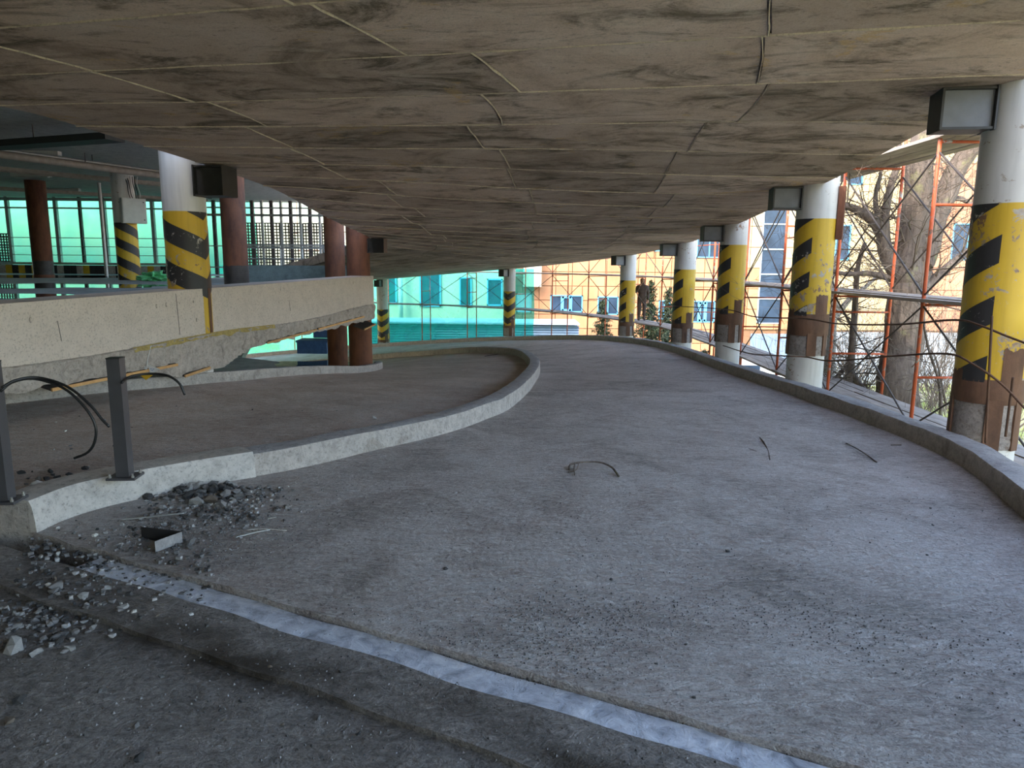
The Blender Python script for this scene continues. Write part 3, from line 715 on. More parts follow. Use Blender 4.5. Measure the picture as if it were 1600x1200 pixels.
# slim striped column with the electrical enclosure
c2 = at(200, 400, 20.6); c2 = (c2.x, 20.6); root2 = thing('column', (*c2, HF), 'slim striped column with a grey electrical box on the parking slab', 'column'); C3 = Vector((*c2, 0)); R = .295
zy2 = at(200, 348, 20.4).z
mb = MB(); mb.lathe(C3, [(R, HF), (R, zy2)], 32); mb.build('yellow_band', M['yellow'], root2, True, 40)
mb = MB(); mb.lathe(C3, [(R, zy2), (R, HC)], 32); mb.build('upper_shaft', M['white'], root2, True, 40)
for k in range(0, 5): stripe(c2, R+.004, -75, 115, lambda th, k=k: zy2+.18-k*.52-.0052*.5*(th+75), .26, HF, zy2, root2, n=30)
d, rg = view_frame(c2); n = d*.96+rg*.28; n.normalize(); tg = Vector((-n.y, n.x, 0)); Rm = Matrix((tg, n, Vector((0, 0, 1)))).transposed()
bc = C3+n*(R+.085)+rg*.12+Vector((0, 0, at(207, 329, 20.2).z))
ebox = thing('electrical_box', bc, 'grey steel electrical enclosure mounted on the slim striped column', 'electrical box')
mb = MB(); mb.box(bc, (.62, .18, .68), Rm); mb.build('body', M['box'], ebox)
mb = MB(); mb.box(bc+n*.098, (.58, .016, .64), Rm); dr = mb.build('door', M['box'], ebox)
for s in (-1, 1): mb = MB(); mb.box(bc+n*.11+tg*.24+Vector((0, 0, s*.24)), (.03, .012, .03), Rm); mb.build('lock', M['steeldark'], dr)
for k in range(6):
    mb = MB(); a = bc+tg*(.2-k*.05)+Vector((0, 0, .33)); mb.tube(spline([a, a+Vector((-.01*k, 0, .16)), a-n*.05+Vector((-.05, 0, .42)), a-n*.10+Vector((-.02*k, 0, .62))], 10), .011, 5); mb.build('cable', M['cable' if k % 3 else 'box'], ebox, True)
# ------------------------------------------------------------------ hall: far glazing
def glazing(name, xa, xb, Y, z0, z1, nm, label, rails, dark=False, teal=False):
    root = tag(bpy.data.objects.new(name, None), label, None, None, 'structure'); COL.objects.link(root); root.location = ((xa+xb)/2, Y, z0)
    for k in range(nm+1):
        x = xa+(xb-xa)*k/nm; mb = MB(); mb.box((x, Y, (z0+z1)/2), (.13 if k % 2 == 0 else .09, .14, z1-z0)); mb.build('mullion', M['galv' if (k % 2 == 0) != dark else 'brace'], root)
        if k < nm:
            mb = MB(); mb.box((x+(xb-xa)/nm/2, Y+.02, (z0+z1)/2), ((xb-xa)/nm-.1, .01, z1-z0-.05)); mb.build('pane', M['pane'], root)
    for z, h in rails: mb = MB(); mb.box(((xa+xb)/2, Y-.03, z), (xb-xa, .08, h)); mb.build('rail', M['galv'], root)
    return root
xs = [at(u, 360, 30.0).x for u in (-60, 278, 388)]
glazing('window_1', xs[0], xs[1], 30.0, 1.45, HC, 9, 'tall metal framed glazing of the parking hall before the green net', [(1.5, .1), (4.1, .12), (3.75, .06), (2.55, .03), (2.2, .025), (1.85, .025)])
xb2 = at(545, 360, 31).x
glazing('window_2', xs[1]+.3, xb2, 31.0, 1.1, HC, 16, 'glazing with dark and teal posts in the middle of the hall end', [(1.4, .05), (2.3, .04), (3.9, .06), (3.6, .10)], dark=True)
# low painted kerb below the glazing
kr = thing('striped_kerb', ((xs[0]+xs[1])/2, 29.5, HF), 'low concrete kerb with worn yellow and black blocks below the hall glazing', 'kerb')
nb = 34; rr = random.Random(5)
for k in range(nb):
    x0 = xs[0]+(xs[1]-xs[0])*k/nb; wdt = (xs[1]-xs[0])/nb; mb = MB(); mb.box((x0+wdt/2, 29.5, HF+.17), (wdt-.012, .3, .34)); mb.build('block', M['yellow'] if k % 2 == 0 and rr.random() < .75 else (M['black'] if rr.random() < .6 else M['kerb']), kr)
# netting outside the hall
for i, (ua, ub, yy) in enumerate(((-60, 130, 32.16), (130, 300, 32.18), (300, 400, 32.2))):
    a = at(ua, 360, yy).x; b = at(ub, 360, yy).x; rs = []
    for k in range(25):
        x = a+(b-a)*k/24; rs.append([Vector((x, yy+.10*mnoise.noise(Vector((x*.9, z*.5, i))), .85+z*.25)) for z in range(16)])
    mb = MB(); mb.grid(rs); tag(mb.build('debris_net', M['nethall'], None, True), ['green debris net behind the leftmost hall glazing', 'green debris net behind the slim striped column', 'pale green net left of the lattice screen'][i], 'net')
# lattice screens beyond the middle glazing
def lattice(xa, xb, Y, z0, z1, nx, nz, label):
    root = thing('lattice_screen', ((xa+xb)/2, Y, z0), label, 'screen', 'lattice screens outside the hall')
    for k in range(nx+1): mb = MB(); x = xa+(xb-xa)*k/nx; mb.box((x, Y, (z0+z1)/2), (.05, .03, z1-z0)); mb.build('bar', M['brace'], root)
    for k in range(nz+1): mb = MB(); z = z0+(z1-z0)*k/nz; mb.box(((xa+xb)/2, Y+.02, z), (xb-xa, .03, .05)); mb.build('bar', M['brace'], root)
for i, (ua, ub) in enumerate(((384, 424), (428, 470), (474, 512))):
    lattice(at(ua, 370, 31.6).x, at(ub, 370, 31.6).x, 31.6, HF, 3.3, 9, 17, ['dark lattice screen beside the rusty pipe in the hall', 'middle dark lattice screen at the hall end', 'dark lattice screen nearest the beam end'][i])
lattice(at(-20, 370, 31.6).x, at(14, 370, 31.6).x, 31.6, HF, 2.75, 8, 14, 'dark lattice screen at the far left picture edge')
# parapet on the slab behind the pipe
pa = at(352, 420, 19.5); pb = at(545, 420, 21.5); mb = MB(); mb.beam((pa.x, 19.5, 1.32), (pb.x, 21.5, 1.32), .2, .46); M['darkrender'] = concrete('dark_render', (.13, .165, .16), .7, bump=.3)
tag(mb.build('parapet', M['darkrender']), 'low dark parapet between the rusty pipes on the parking slab', 'parapet')
mb = MB(); a = at(440, 385, 24); b = at(540, 385, 24)
rl = thing('guard_rail', (a.x, 24, 1.2), 'thin pale handrail behind the parapet at the hall end', 'railing')
for z in (1.75, 2.1, 2.2): mb = MB(); mb.tube([(a.x-1.5, 24, z), (b.x, 24, z)], .025, 6); mb.build('rail', M['galv'], rl)
for k in range(6): x = a.x-1.5+(b.x-a.x+1.5)*k/5; mb = MB(); mb.tube([(x, 24, 1.2), (x, 24, 2.2)], .022, 6); mb.build('post', M['galv'], rl)
# services under the hall ceiling
def run(name, pts, kind, label, cat, mat, wd=.3, ht=.1, hang=True):
    root = thing(name, pts[0], label, cat); mb = MB()
    for a, b in zip(pts, pts[1:]):
        if kind == 'pipe': mb.tube([a, b], wd/2, 12)
        else: mb.beam(a, b, wd, ht)
    mb.build('body', mat, root, kind == 'pipe', 40)
    if hang:
        a, b = Vector(pts[0]), Vector(pts[-1]); n_ = max(2, int((b-a).length/2.2))
        for k in range(n_+1):
            p = a.lerp(b, k/n_); m2 = MB(); m2.tube([p, (p.x, p.y, HC+.01)], .012, 5); m2.build('hanger', M['brace'], root)
    return root
a = at(-60, 238, 14.9); b = at(180, 219, 13.5); run('cable_tray', [(a.x, 14.9, 3.86), (b.x, 13.5, 3.86)], 'tray', 'wide black tray hanging under the hall ceiling at left', 'tray', M['duct'], .42, .12)
a = at(-40, 240, 15.6); b = at(290, 284, 20.8); run('pipe_run', [(a.x, 15.6, 3.90), (b.x, 20.0, 3.90)], 'pipe', 'grey brown pipe running under the hall ceiling towards the striped column', 'pipe', M['pipe'], .17)
run('pipe_run', [(a.x, 15.9, 4.02), (b.x, 20.3, 4.02)], 'pipe', 'thinner pale pipe just above the grey brown pipe', 'pipe', M['galv'], .08)
a = at(-40, 262, 18.5); b = at(300, 290, 23)
def ladder_tray(p, q, label):
    root = thing('cable_ladder', p, label, 'cable tray'); p = Vector(p); q = Vector(q); d = (q-p).normalized(); s = Vector((-d.y, d.x, 0))
    for k in (-1, 1): mb = MB(); mb.beam(p+s*.2*k, q+s*.2*k, .03, .09); mb.build('side_rail', M['pipe'], root)
    n_ = int((q-p).length/.3)
    for k in range(n_): mb = MB(); c0 = p.lerp(q, k/n_); mb.beam(c0-s*.2, c0+s*.2, .06, .03); mb.build('rung', M['galv'], root)
ladder_tray((a.x, 18.6, 3.95), (b.x, 23.4, 3.96), 'long cable ladder below the hall ceiling, nearer one')
a = at(-40, 293, 24); b = at(230, 305, 28); ladder_tray((a.x, 24, 3.98), (b.x+2, 28.6, 3.98), 'cable ladder farther back near the glazing')
for i, (u0, u1, v, y) in enumerate(((-20, 95, 258, 17.6), (60, 125, 300, 26.5), (20, 80, 290, 22))):
    a = at(u0, v, y); b = at(u1, v, y); mb = MB(); lt = thing('batten_lamp', (a.x, y, HC-.22), ['unlit batten lamp under the hall ceiling, nearest', 'unlit batten lamp close to the green net', 'small unlit batten lamp between the cable ladders'][i], 'lamp')
    mb.box(((a.x+b.x)/2, y, HC-.05), (b.x-a.x, .16, .10)); mb.build('housing', M['box'], lt); mb = MB(); mb.box(((a.x+b.x)/2, y, HC-.11), (b.x-a.x-.1, .1, .03)); mb.build('diffuser', M['galv'], lt)
for i, (u, y, r_) in enumerate(((160, 24.5, .06), (676, 0, 0))):
    if r_: p = at(u, 350, y); mb = MB(); mb.tube([(p.x, y, HF), (p.x, y, HC)], r_, 10); tag(mb.build('drain_pipe', M['galv'], None, True, 40), 'thin grey vertical pipe left of the slim striped column', 'pipe')
# puddles on the slab
def puddle(cx, cy, rx, ry, z, label, seed):
    pts = []
    for k in range(40):
        t = k*math.pi/20; q = 1+.45*mnoise.noise(Vector((math.cos(t)*1.6+seed, math.sin(t)*1.6, 0))); pts.append((cx+rx*q*math.cos(t), cy+ry*q*math.sin(t)))
    mb = MB(); prism([(x, y, 0) for x, y in pts], z-.002, z+.004, mb); tag(mb.build('puddle', M['water']), label, 'puddle')
p = at(75, 440, 15); puddle(p.x, 15.5, 2.0, 1.5, HF, 'puddle on the parking slab reflecting the rusty pipe', 1)
p = at(20, 462, 11); puddle(p.x-.2, 10.8, 2.3, .8, HF, 'puddle close to the edge beam at the left picture edge', 4)
p = at(20, 425, 24); puddle(p.x, 24, 3.0, 2.4, HF, 'puddle around the foot of the far left rusty pipe', 7)
p = at(215, 421, 24); puddle(p.x, 25, 2.6, 2.2, HF, 'puddle far back on the slab before the striped kerb', 9)
p = at(490, 545, 23); puddle(p.x, 23.5, 1.5, .9, -1.70, 'puddle on the lower floor under the beam', 12)
# crumpled green film
g = at(240, 434, 19.6); mb = MB()
import bmesh as _bm
def blob(sub, sc, seed, amp, freq=1.5, flat=1.0):
    b = _bm.new(); _bm.ops.create_icosphere(b, subdivisions=sub, radius=1)
    for v in b.verts:
        k = 1+amp*mnoise.noise(v.co*freq+Vector((seed, seed*1.7, 0))); v.co = Vector((v.co.x*sc[0]*k, v.co.y*sc[1]*k, v.co.z*sc[2]*k*flat))
    me = ([tuple(v.co) for v in b.verts], [tuple(q.index for q in f.verts) for f in b.faces]); b.free(); return me
vv, ff = blob(4, (.34, .25, .15), 3, .9, 3.0); mb.add([Vector(q)+Vector((g.x, 19.6, HF+.1)) for q in vv], ff)
tag(mb.build('plastic_bag', M['bag'], None, False), 'crumpled green plastic film lying beside the slim striped column', 'bag')
vv, ff = blob(3, (.2, .12, .04), 8, .9, 3.0); mb = MB(); g = at(286, 432, 19); mb.add([Vector(q)+Vector((g.x, 19, HF+.03)) for q in vv], ff)
tag(mb.build('plastic_scrap', M['tagwhite'], None, False), 'white plastic scrap on the slab left of the striped edge column', 'scrap')
# blue boxes in the lower hall
for i, (u, v, y, s, lb) in enumerate(((492, 530, 26.5, (1.1, .9, .5), 'large blue plastic crate on the lower floor'), (505, 520, 27.2, (.6, .6, .45), 'small blue crate on top of the large one'))):
    p = at(u, v, y); zb = -1.70+(0 if i == 0 else .5); mb = MB(); rt = thing('crate', (p.x, y, zb), lb, 'crate'); mb.box((p.x, y, zb+s[2]/2-.02), (s[0], s[1], s[2]-.06)); mb.build('body', M['bluebox'], rt)
    mb = MB(); mb.box((p.x, y, zb+s[2]-.04), (s[0]*1.06, s[1]*1.06, .07)); mb.build('rim', M['bluebox'], rt)
# boards under the beam
def board(a, b, label, wd=.28):
    a = Vector(a); b = Vector(b); rt = thing('formwork_board', a, label, 'board', 'formwork boards under the beam')
    mb = MB(); mb.beam(a, b, wd, .028, (.3, 0, 1)); mb.build('sheet', M['ply'], rt); o = Vector((wd/2+.004, -.175*wd/2, 0)); mb = MB(); mb.beam(a+o+Vector((0, 0, -.04)), b+o+Vector((0, 0, -.04)), .02, .035, (0, 0, 1)); mb.build('cut_edge', M['plankwarm'], rt)
def onbeam(u, v, y): p = at(u, v, y); return (bx_(y)-.10, y, p.z)
board(onbeam(75, 603, 7.7), onbeam(275, 565, 9.85), 'long dark formwork board slanting up under the beam at left, light cut edge')
board(onbeam(280, 583, 10.0), onbeam(338, 570, 10.6), 'short formwork board beside the white column base')
board(onbeam(415, 532, 12.3), onbeam(485, 512, 14.2), 'formwork board under the beam with an orange cut edge, right of the white base')
board(onbeam(490, 511, 14.3), onbeam(560, 492, 16.7), 'formwork board with a pale edge reaching towards the rusty pipes')
board(onbeam(556, 512, 16.7), onbeam(584, 504, 17.4), 'tiny formwork board at the end of the beam')
# warning flags hanging under the beam
fl = thing('warning_flags', at(232, 575, 9.4), 'two small white triangular warning flags with blue print hanging under the beam', 'flag')
for pts in (((208, 577), (226, 571), (229, 580)), ((231, 570), (250, 577), (235, 585))):
    P3 = [at(u, v, 9.2) for u, v in pts]; mb = MB(); off = Vector((0, .008, 0)); mb.add(P3+[q+off for q in P3], [(0, 2, 1), (3, 4, 5), (0, 1, 4, 3), (1, 2, 5, 4), (2, 0, 3, 5)]); f1 = mb.build('flag', M['tagwhite'], fl)
    c = (P3[0]+P3[1]+P3[2])/3
    for dx, dz in ((-.02, .008), (.012, .006), (-.005, -.012)): mb = MB(); mb.box(c+Vector((dx, -.005, dz)), (.022, .003, .008)); mb.build('print', M['tagblue'], f1)
mb = MB(); mb.tube([at(236, 540, 9.3), at(231, 560, 9.25), at(229, 578, 9.2)], .006, 5); mb.build('cord', M['tagwhite'], fl)
mb = MB(); P3 = [at(215, 583, 9.3), at(240, 585, 9.3), at(228, 594, 9.3)]; mb.add(P3+[q+Vector((0, .01, 0)) for q in P3], [(0, 2, 1), (3, 4, 5), (0, 1, 4, 3), (1, 2, 5, 4), (2, 0, 3, 5)]); mb.build('tape_end', M['yellowtape'], fl)
# ------------------------------------------------------------------ posts on the median
def post(u, v0, v1, label, cabs):
    b = hit(u, v0, .205); rt = thing('fence_post', b, label, 'post', 'dark posts on the median'); h = at(u, v1, b.y).z-b.z
    mt = Vector((.83, .55, 0)).normalized(); Rm = Matrix.Rotation(math.atan2(mt.y, mt.x)-.5, 3, 'Z')
    mb = MB(); mb.box(b+Vector((0, 0, h/2)), (.085, .085, h), Rm); mb.build('shaft', M['post'], rt)
    mb = MB(); mb.box(b+Vector((0, 0, h+.003)), (.089, .089, .008), Rm); mb.build('cap', M['steeldark'], rt)
    mb = MB(); mb.box(b+Vector((0, 0, .008)), (.19, .16, .016), Rm); pl = mb.build('base_plate', M['post'], rt)
    for sx in (-1, 1):
        for sy in (-1, 1): mb = MB(); mb.lathe(b+Rm @ Vector((sx*.075, sy*.06, .016)), [(.011, 0), (.011, .012), (.007, .013), (.007, .026)], 8); mb.build('bolt', M['zinc'], pl)
    for c in cabs:
        pts = [at(uu, vv, b.y+dy) for uu, vv, dy in c]; mb = MB(); mb.tube(spline(pts, 40), .0085, 8); mb.build('cable', M['cable'], rt, True)
post(196, 746, 560, 'dark grey steel post standing on the median, with a short black cable', [[(190, 598, -.06), (205, 588, .05), (235, 584, .12), (262, 587, .1), (280, 599, .1), (289, 617, .1)]])
post(8, 783, 566, 'dark grey steel post cut by the left picture edge, with two long black cables', [
    [(2, 606, -.06), (25, 594, 0), (60, 590, .1), (105, 604, .1), (140, 632, .1), (160, 656, .1), (171, 667, .1)],
    [(0, 612, -.06), (20, 597, 0), (55, 592, .1), (100, 607, .1), (133, 637, .1), (149, 665, .1), (148, 690, .1), (137, 707, .1), (116, 716, .1)]])
# ================================================================== OUTSIDE
def smooth(t): t = min(1, max(0, t)); return t*t*(3-2*t)
def gz(x, y):
    a = -1.75-3.6*smooth((y-17)/26); b = -5.4; k = smooth((x-3.0)/3.2)
    z = b+(a-b)*k
    if x < -11.5: z = -5.4
    return z+.10*mnoise.noise(Vector((x*.4, y*.4, 0)))
gx = [-120, -60, -30, -14]+[-10+i*.9 for i in range(52)]+[45, 70, 140]; gy = [-60, -30, -12]+[-6+i*1.1 for i in range(60)]+[70, 100, 200]
mb = MB(); mb.grid([[Vector((x, y, gz(x, y))) for x in gx] for y in gy]); tag(mb.build('ground', M['ground'], None, True), 'rough grassy ground outside the ramp', None, None, 'structure')
# grass tufts right of the ramp
mb = MB(); rr = random.Random(11)
for _ in range(9000):
    y = rr.uniform(6, 24); x = rr.uniform(5.6, 6+y*.55); z = gz(x, y); h = rr.uniform(.04, .2); t = rr.uniform(0, 6.28); lx, ly = rr.uniform(-.08, .08), rr.uniform(-.08, .08)
    mb.add([(x-.012*math.cos(t), y-.012*math.sin(t), z-.02), (x+.012*math.cos(t), y+.012*math.sin(t), z-.02), (x+lx, y+ly, z+h)], [(0, 1, 2)])
tag(mb.build('grass', M['grass']), 'short spring grass beyond the right kerb', 'grass', None, 'stuff')
# ------------------------------------------------------------------ scaffold
SCL = [(1.9, -1.5), (3.2, 2.0), (4.3, 4.8)]+COLS+[(-13.5, 42.0), (-20, 42.0)]
sc0 = spline([(x, y, 0) for x, y in SCL], 500); sd0 = side(sc0)
sL = [0]
for a, b in zip(sc0, sc0[1:]): sL.append(sL[-1]+(b-a).length)
def sc_at(s, off):
    j = 0
    lo, hi_ = 0, len(sL)-1
    while hi_-lo > 1:
        m_ = (lo+hi_)//2
        if sL[m_] <= s: lo = m_
        else: hi_ = m_
    t = (s-sL[lo])/max(1e-9, sL[hi_]-sL[lo]); return sc0[lo].lerp(sc0[hi_], t)+sd0[lo].lerp(sd0[hi_], t)*off
s10 = min(range(500), key=lambda i: abs(sc0[i].y-10.0)); s10 = sL[s10]
BAY = 2.8; frames = [s10+BAY*k for k in range(-2, 16) if s10+BAY*k < sL[-1]-.2]
LEV = [-.65, 1.20, 3.40]; OFFI, OFFO = .70, 1.68
ORD = ['first', 'second', 'third', 'fourth', 'fifth', 'sixth', 'seventh', 'eighth', 'ninth', 'tenth', 'eleventh', 'twelfth', 'thirteenth', 'fourteenth', 'fifteenth', 'sixteenth', 'seventeenth', 'eighteenth', 'nineteenth']
for k, s in enumerate(frames):
    a = sc_at(s, OFFI); b = sc_at(s, OFFO); za = gz(a.x, a.y); zb = gz(b.x, b.y)
    rt = thing('scaffold', (a.x, a.y, min(za, zb)), 'orange steel scaffold frame outside the ramp, %s counting from the right picture edge' % ORD[k], 'scaffold', 'scaffold frames')
    for p, z in ((a, za), (b, zb)):
        mb = MB(); mb.tube([(p.x, p.y, z), (p.x, p.y, 5.4)], .027, 8); mb.build('upright', M['orange'], rt, True)
    for z in (-.72, 1.13, 3.33, .85 if k % 2 else 2.5, .1):
        mb = MB(); mb.tube([(a.x, a.y, z), (b.x, b.y, z)], .02, 6); mb.build('rung', M['orange'], rt, True)
    if k < len(frames)-1:
        c = sc_at(frames[k+1], OFFI); d2 = sc_at(frames[k+1], OFFO)
        if k % 1 == 0:
            for (p0, p1, nm) in ((a, c, 'inner'), (b, d2, 'outer')):
                if nm == 'outer' and k > 5: continue
                br = thing('cross_brace', (p0.x, p0.y, -.6), 'dark crossed braces on the %s side of the %s scaffold bay' % (nm, ORD[k]), 'brace', 'scaffold cross braces')
                for z in ((-.62, 1.12), (1.26, 3.2)) if nm == 'inner' else ((1.26, 3.2),):
                    for (q0, q1) in ((z[0], z[1]), (z[1], z[0])): mb = MB(); mb.tube([(p0.x, p0.y, q0), (p1.x, p1.y, q1)], .014, 6); mb.build('bar', M['brace'], br)
        if k % 3 == 1:
            mb = MB(); z = 2.35; mb.tube([(b.x, b.y, z), (d2.x, d2.y, z)], .018, 6); tag(mb.build('guard_bar', M['orange'], None, True), 'thin orange guard bar on the %s scaffold bay' % ORD[k], 'bar', 'scaffold guard bars')
        for li, z in enumerate(LEV):
            dk = thing('scaffold_deck', (a.x, a.y, z), '%s plank deck of the %s scaffold bay from the right' % (('lower', 'middle', 'upper')[li], ORD[k]), 'deck', 'scaffold plank decks')
            for j in range(5):
                o = OFFI+.02+j*.205; p = sc_at(s, o); q = sc_at(frames[k+1], o); e = (q-p).normalized()*.12; zz = z+rnd.uniform(-.008, .008)
                mb = MB(); mb.beam(p-e+Vector((0, 0, zz)), q+e+Vector((0, 0, zz+rnd.uniform(-.01, .01))), .19, .045); mb.build('plank', M['plank'], dk)
# green debris net between the two far columns
def s_near(pt): i = min(range(500), key=lambda i: (sc0[i]-Vector((*pt, 0))).length); return sL[i]
sa, sb = s_near(COLS[5])+.0, s_near(COLS[6])+11.0
rs = []
for k in range(80):
    s = sa+(sb-sa)*k/79; rs.append([sc_at(s, 1.78+.09*mnoise.noise(Vector((s*.8, z*.6, 0))))+Vector((0, 0, -4.6+z*.5)) for z in range(13)])
mb = MB(); mb.grid(rs); tag(mb.build('debris_net', M['net'], None, True), 'bright green debris net on the scaffold in the centre distance', 'net')
# ------------------------------------------------------------------ rebar rails welded to the columns
def rod(pts, label, r=.011, name='rebar_rail', mat='rust'):
    mb = MB(); mb.tube(spline(pts, 12*len(pts)), r, 6); return tag(mb.build(name, M[mat], None, True), label, 'rebar', 'rebar rails by the columns')
rod([at(1040, 478, 19.8), at(1068, 479, 19.7), at(1137, 484, 15.5), at(1180, 495, 13.4), at(1258, 498, 10.9), at(1310, 506, 10), at(1400, 507, 8.4), at(1490, 500, 6.9), at(1530, 508, 6.5), at(1570, 524, 6.3), at(1612, 540, 6.0)], 'upper bent rebar rail running past the right columns')
rod([at(1130, 540, 15.5), at(1170, 552, 13.6), at(1222, 556, 11.1), at(1260, 558, 10.9), at(1300, 564, 10), at(1400, 556, 8.4), at(1480, 553, 6.9), at(1520, 569, 6.5), at(1565, 600, 6.3), at(1612, 650, 6.0)], 'lower bent rebar rail running past the right columns')
rod([at(1550, 494, 6.35), at(1540, 692, 6.45)], 'vertical rebar rod in front of the largest column', .012)
rod([at(1583, 590, 6.4), at(1571, 682, 6.5)], 'short vertical rebar rod at the right picture edge', .012)
# ------------------------------------------------------------------ far building
FY = 55.0
def fx(u): return at(u, 450, FY).x
def fz(v, u=900): return at(u, v, FY).z
bld = thing('office_building', (12, FY, -5.4), 'large sunlit office building clad in peach and cream tiles with blue windows', 'building')
mb = MB(); mb.box((22.75, FY+5.1, 5), (46.5, 10, 22)); mb.build('wall', M['joint'], bld)
WIN = [(808, 830, 459, 487, 'blind'), (861, 910, 462, 487, 'triple'), (935, 966, 464, 491, 'double'), (1031, 1047, 470, 498, 'double'), (1080, 1118, 471, 503, 'triple'),
       (1086, 1124, 335, 402, 'double'), (1186, 1222, 270, 505, 'stair'), (1300, 1321, 352, 406, 'single'), (1312, 1332, 266, 288, 'single'), (940, 975, 350, 392, 'double'),
       (1400, 1424, 350, 406, 'single'), (1480, 1504, 350, 406, 'single'), (1020, 1060, 340, 392, 'double')]
def window(bl, x0, x1, z0, z1, kind, Y):
    f = MB(); e = .09; d = .12
    for (a, b) in (((x0, z0), (x1, z0)), ((x0, z1), (x1, z1))): f.box(((a[0]+b[0])/2, Y-.02, a[1]), (x1-x0+e, d, e))
    for x in (x0, x1): f.box((x, Y-.02, (z0+z1)/2), (e, d, z1-z0+e))
    cols = {'triple': 3, 'double': 2, 'single': 1, 'stair': 1, 'blind': 1}[kind]; rws = 6 if kind == 'stair' else 1
    for k in range(1, cols): f.box((x0+(x1-x0)*k/cols, Y-.02, (z0+z1)/2), (.08, d, z1-z0))
    for k in range(1, rws): f.box(((x0+x1)/2, Y-.02, z0+(z1-z0)*k/rws), (x1-x0, d, .09))
    fo = f.build('window', M['winwhite' if kind in ('blind', 'stair') else 'winblue'], bl)
    for k in range(cols):
        for r_ in range(rws):
            a = x0+(x1-x0)*k/cols; b = x0+(x1-x0)*(k+1)/cols; c = z0+(z1-z0)*r_/rws; d_ = z0+(z1-z0)*(r_+1)/rws
            p = MB(); p.box(((a+b)/2, Y+.01, (c+d_)/2), (b-a, .04, d_-c)); p.build('pane', M['blind'] if kind == 'blind' else M['winglass'], fo)
            if kind == 'triple' and k == 1:
                q_ = MB()
                for xx in (a+.11, b-.11): q_.box((xx, Y-.05, (c+d_)/2), (.18, .1, d_-c-.1))
                for zz in (c+.12, d_-.12): q_.box(((a+b)/2, Y-.05, zz), (b-a-.1, .1, .16))
                q_.build('casement', M['winblue'], fo)
wr = []
for (u0, u1, v0, v1, kd) in WIN:
    x0, x1, z0, z1 = fx(u0), fx(u1), fz(v1, (u0+u1)/2), fz(v0, (u0+u1)/2); wr.append((x0, x1, z0, z1)); window(bld, x0, x1, z0, z1, kd, FY)
def panels(xa, xb, za, zb, pw, ph, matf):
    nx = int(round((xb-xa)/pw)); nz = int(round((zb-za)/ph)); w_ = (xb-xa)/nx; h_ = (zb-za)/nz; c = 0
    for i in range(nx):
        for j in range(nz):
            x0 = xa+i*w_; z0 = za+j*h_; x1 = x0+w_; z1 = z0+h_; hidden = False
            pieces = [(x0, x1, z0, z1)]
            for (a, b, cc, dd) in wr:
                nxt = []
                for (p, q, r_, s_) in pieces:
                    if q <= a or p >= b or s_ <= cc or r_ >= dd: nxt.append((p, q, r_, s_)); continue
                    if p < a: nxt.append((p, a, r_, s_))
                    if q > b: nxt.append((b, q, r_, s_))
                    m0, m1 = max(p, a), min(q, b)
                    if r_ < cc: nxt.append((m0, m1, r_, cc))
                    if s_ > dd: nxt.append((m0, m1, dd, s_))
                pieces = nxt
            if not pieces: continue
            mb = MB()
            for (p, q, r_, s_) in pieces: mb.box(((p+q)/2, FY-.0, (r_+s_)/2), (q-p-.045, .06, s_-r_-.045))
            mb.build('tile', matf(x0, z0), bld); c += 1
    return c
def tm(x, z): return M['salmon'] if (x > 30 and z < 9) else M['cream']
n1 = panels(-.5, fx(1125), -5.4, 6.5, 1.30, 1.12, lambda x, z: M['cream'] if z > 3.2 else M['peach'])
n2 = panels(fx(1125), 46, -3.2, 14, 2.1, 1.5, lambda x, z: M['peach'] if (z < 1.4 and x < 24) else tm(x, z))
mb = MB(); x0, x1 = fx(817), fx(845); z0, z1 = fz(448), fz(404); mb.box(((x0+x1)/2, FY-.55, (z0+z1)/2), (x1-x0, 1.1, z1-z0)); bb = mb.build('bay_box', M['creambox'], bld)
# lower building behind the net
an = thing('annex', (-6, 52, -5.4), 'cream annex with blue windows behind the green net', 'building'); AY = 52.0
mb = MB(); mb.box((-8.85, AY+4, -.5), (16.5, 8, 10)); mb.build('wall', M['creambox'], an)
def ax(u): return at(u, 450, AY).x
for (u0, u1, v0, v1, kd) in ((600, 619, 428, 474, 'single'), (657, 688, 425, 478, 'double'), (719, 736, 434, 477, 'single'), (762, 784, 436, 476, 'single')):
    window(an, ax(u0), ax(u1), at(700, v1, AY).z, at(700, v0, AY).z, kd, AY-.06)
mb = MB(); p = at(628, 460, AY); mb.tube([(p.x, AY-.6, -2.6), (p.x, AY-.6, 3)], .16, 12); mb.build('downpipe', M['tagwhite'], an, True)
# sheet metal shed in front
sh = thing('metal_shed', (0, 47, -5.4), 'long low shed of pale blue corrugated sheet before the office building', 'shed')
zt = at(850, 508, 46).z; xa, xb = at(570, 500, 46).x, at(905, 500, 46).x
mb = MB(); mb.box(((xa+xb)/2, 47.6, (zt-5.4)/2-.05), (xb-xa, 3.0, zt+5.4-.1)); mb.build('body', M['bluemetal'], sh)
for k in range(12): z = zt-.1-k*.16; mb = MB(); mb.box(((xa+xb)/2, 46.05, z), (xb-xa, .08, .10)); mb.build('cladding_strip', M['bluemetal'], sh)
mb = MB(); mb.beam(((xa+xb)/2-(xb-xa)/2, 47.4, zt+.1), ((xa+xb)/2+(xb-xa)/2, 47.4, zt+.1), 3.6, .1); mb.build('roof', M['winwhite'], sh)
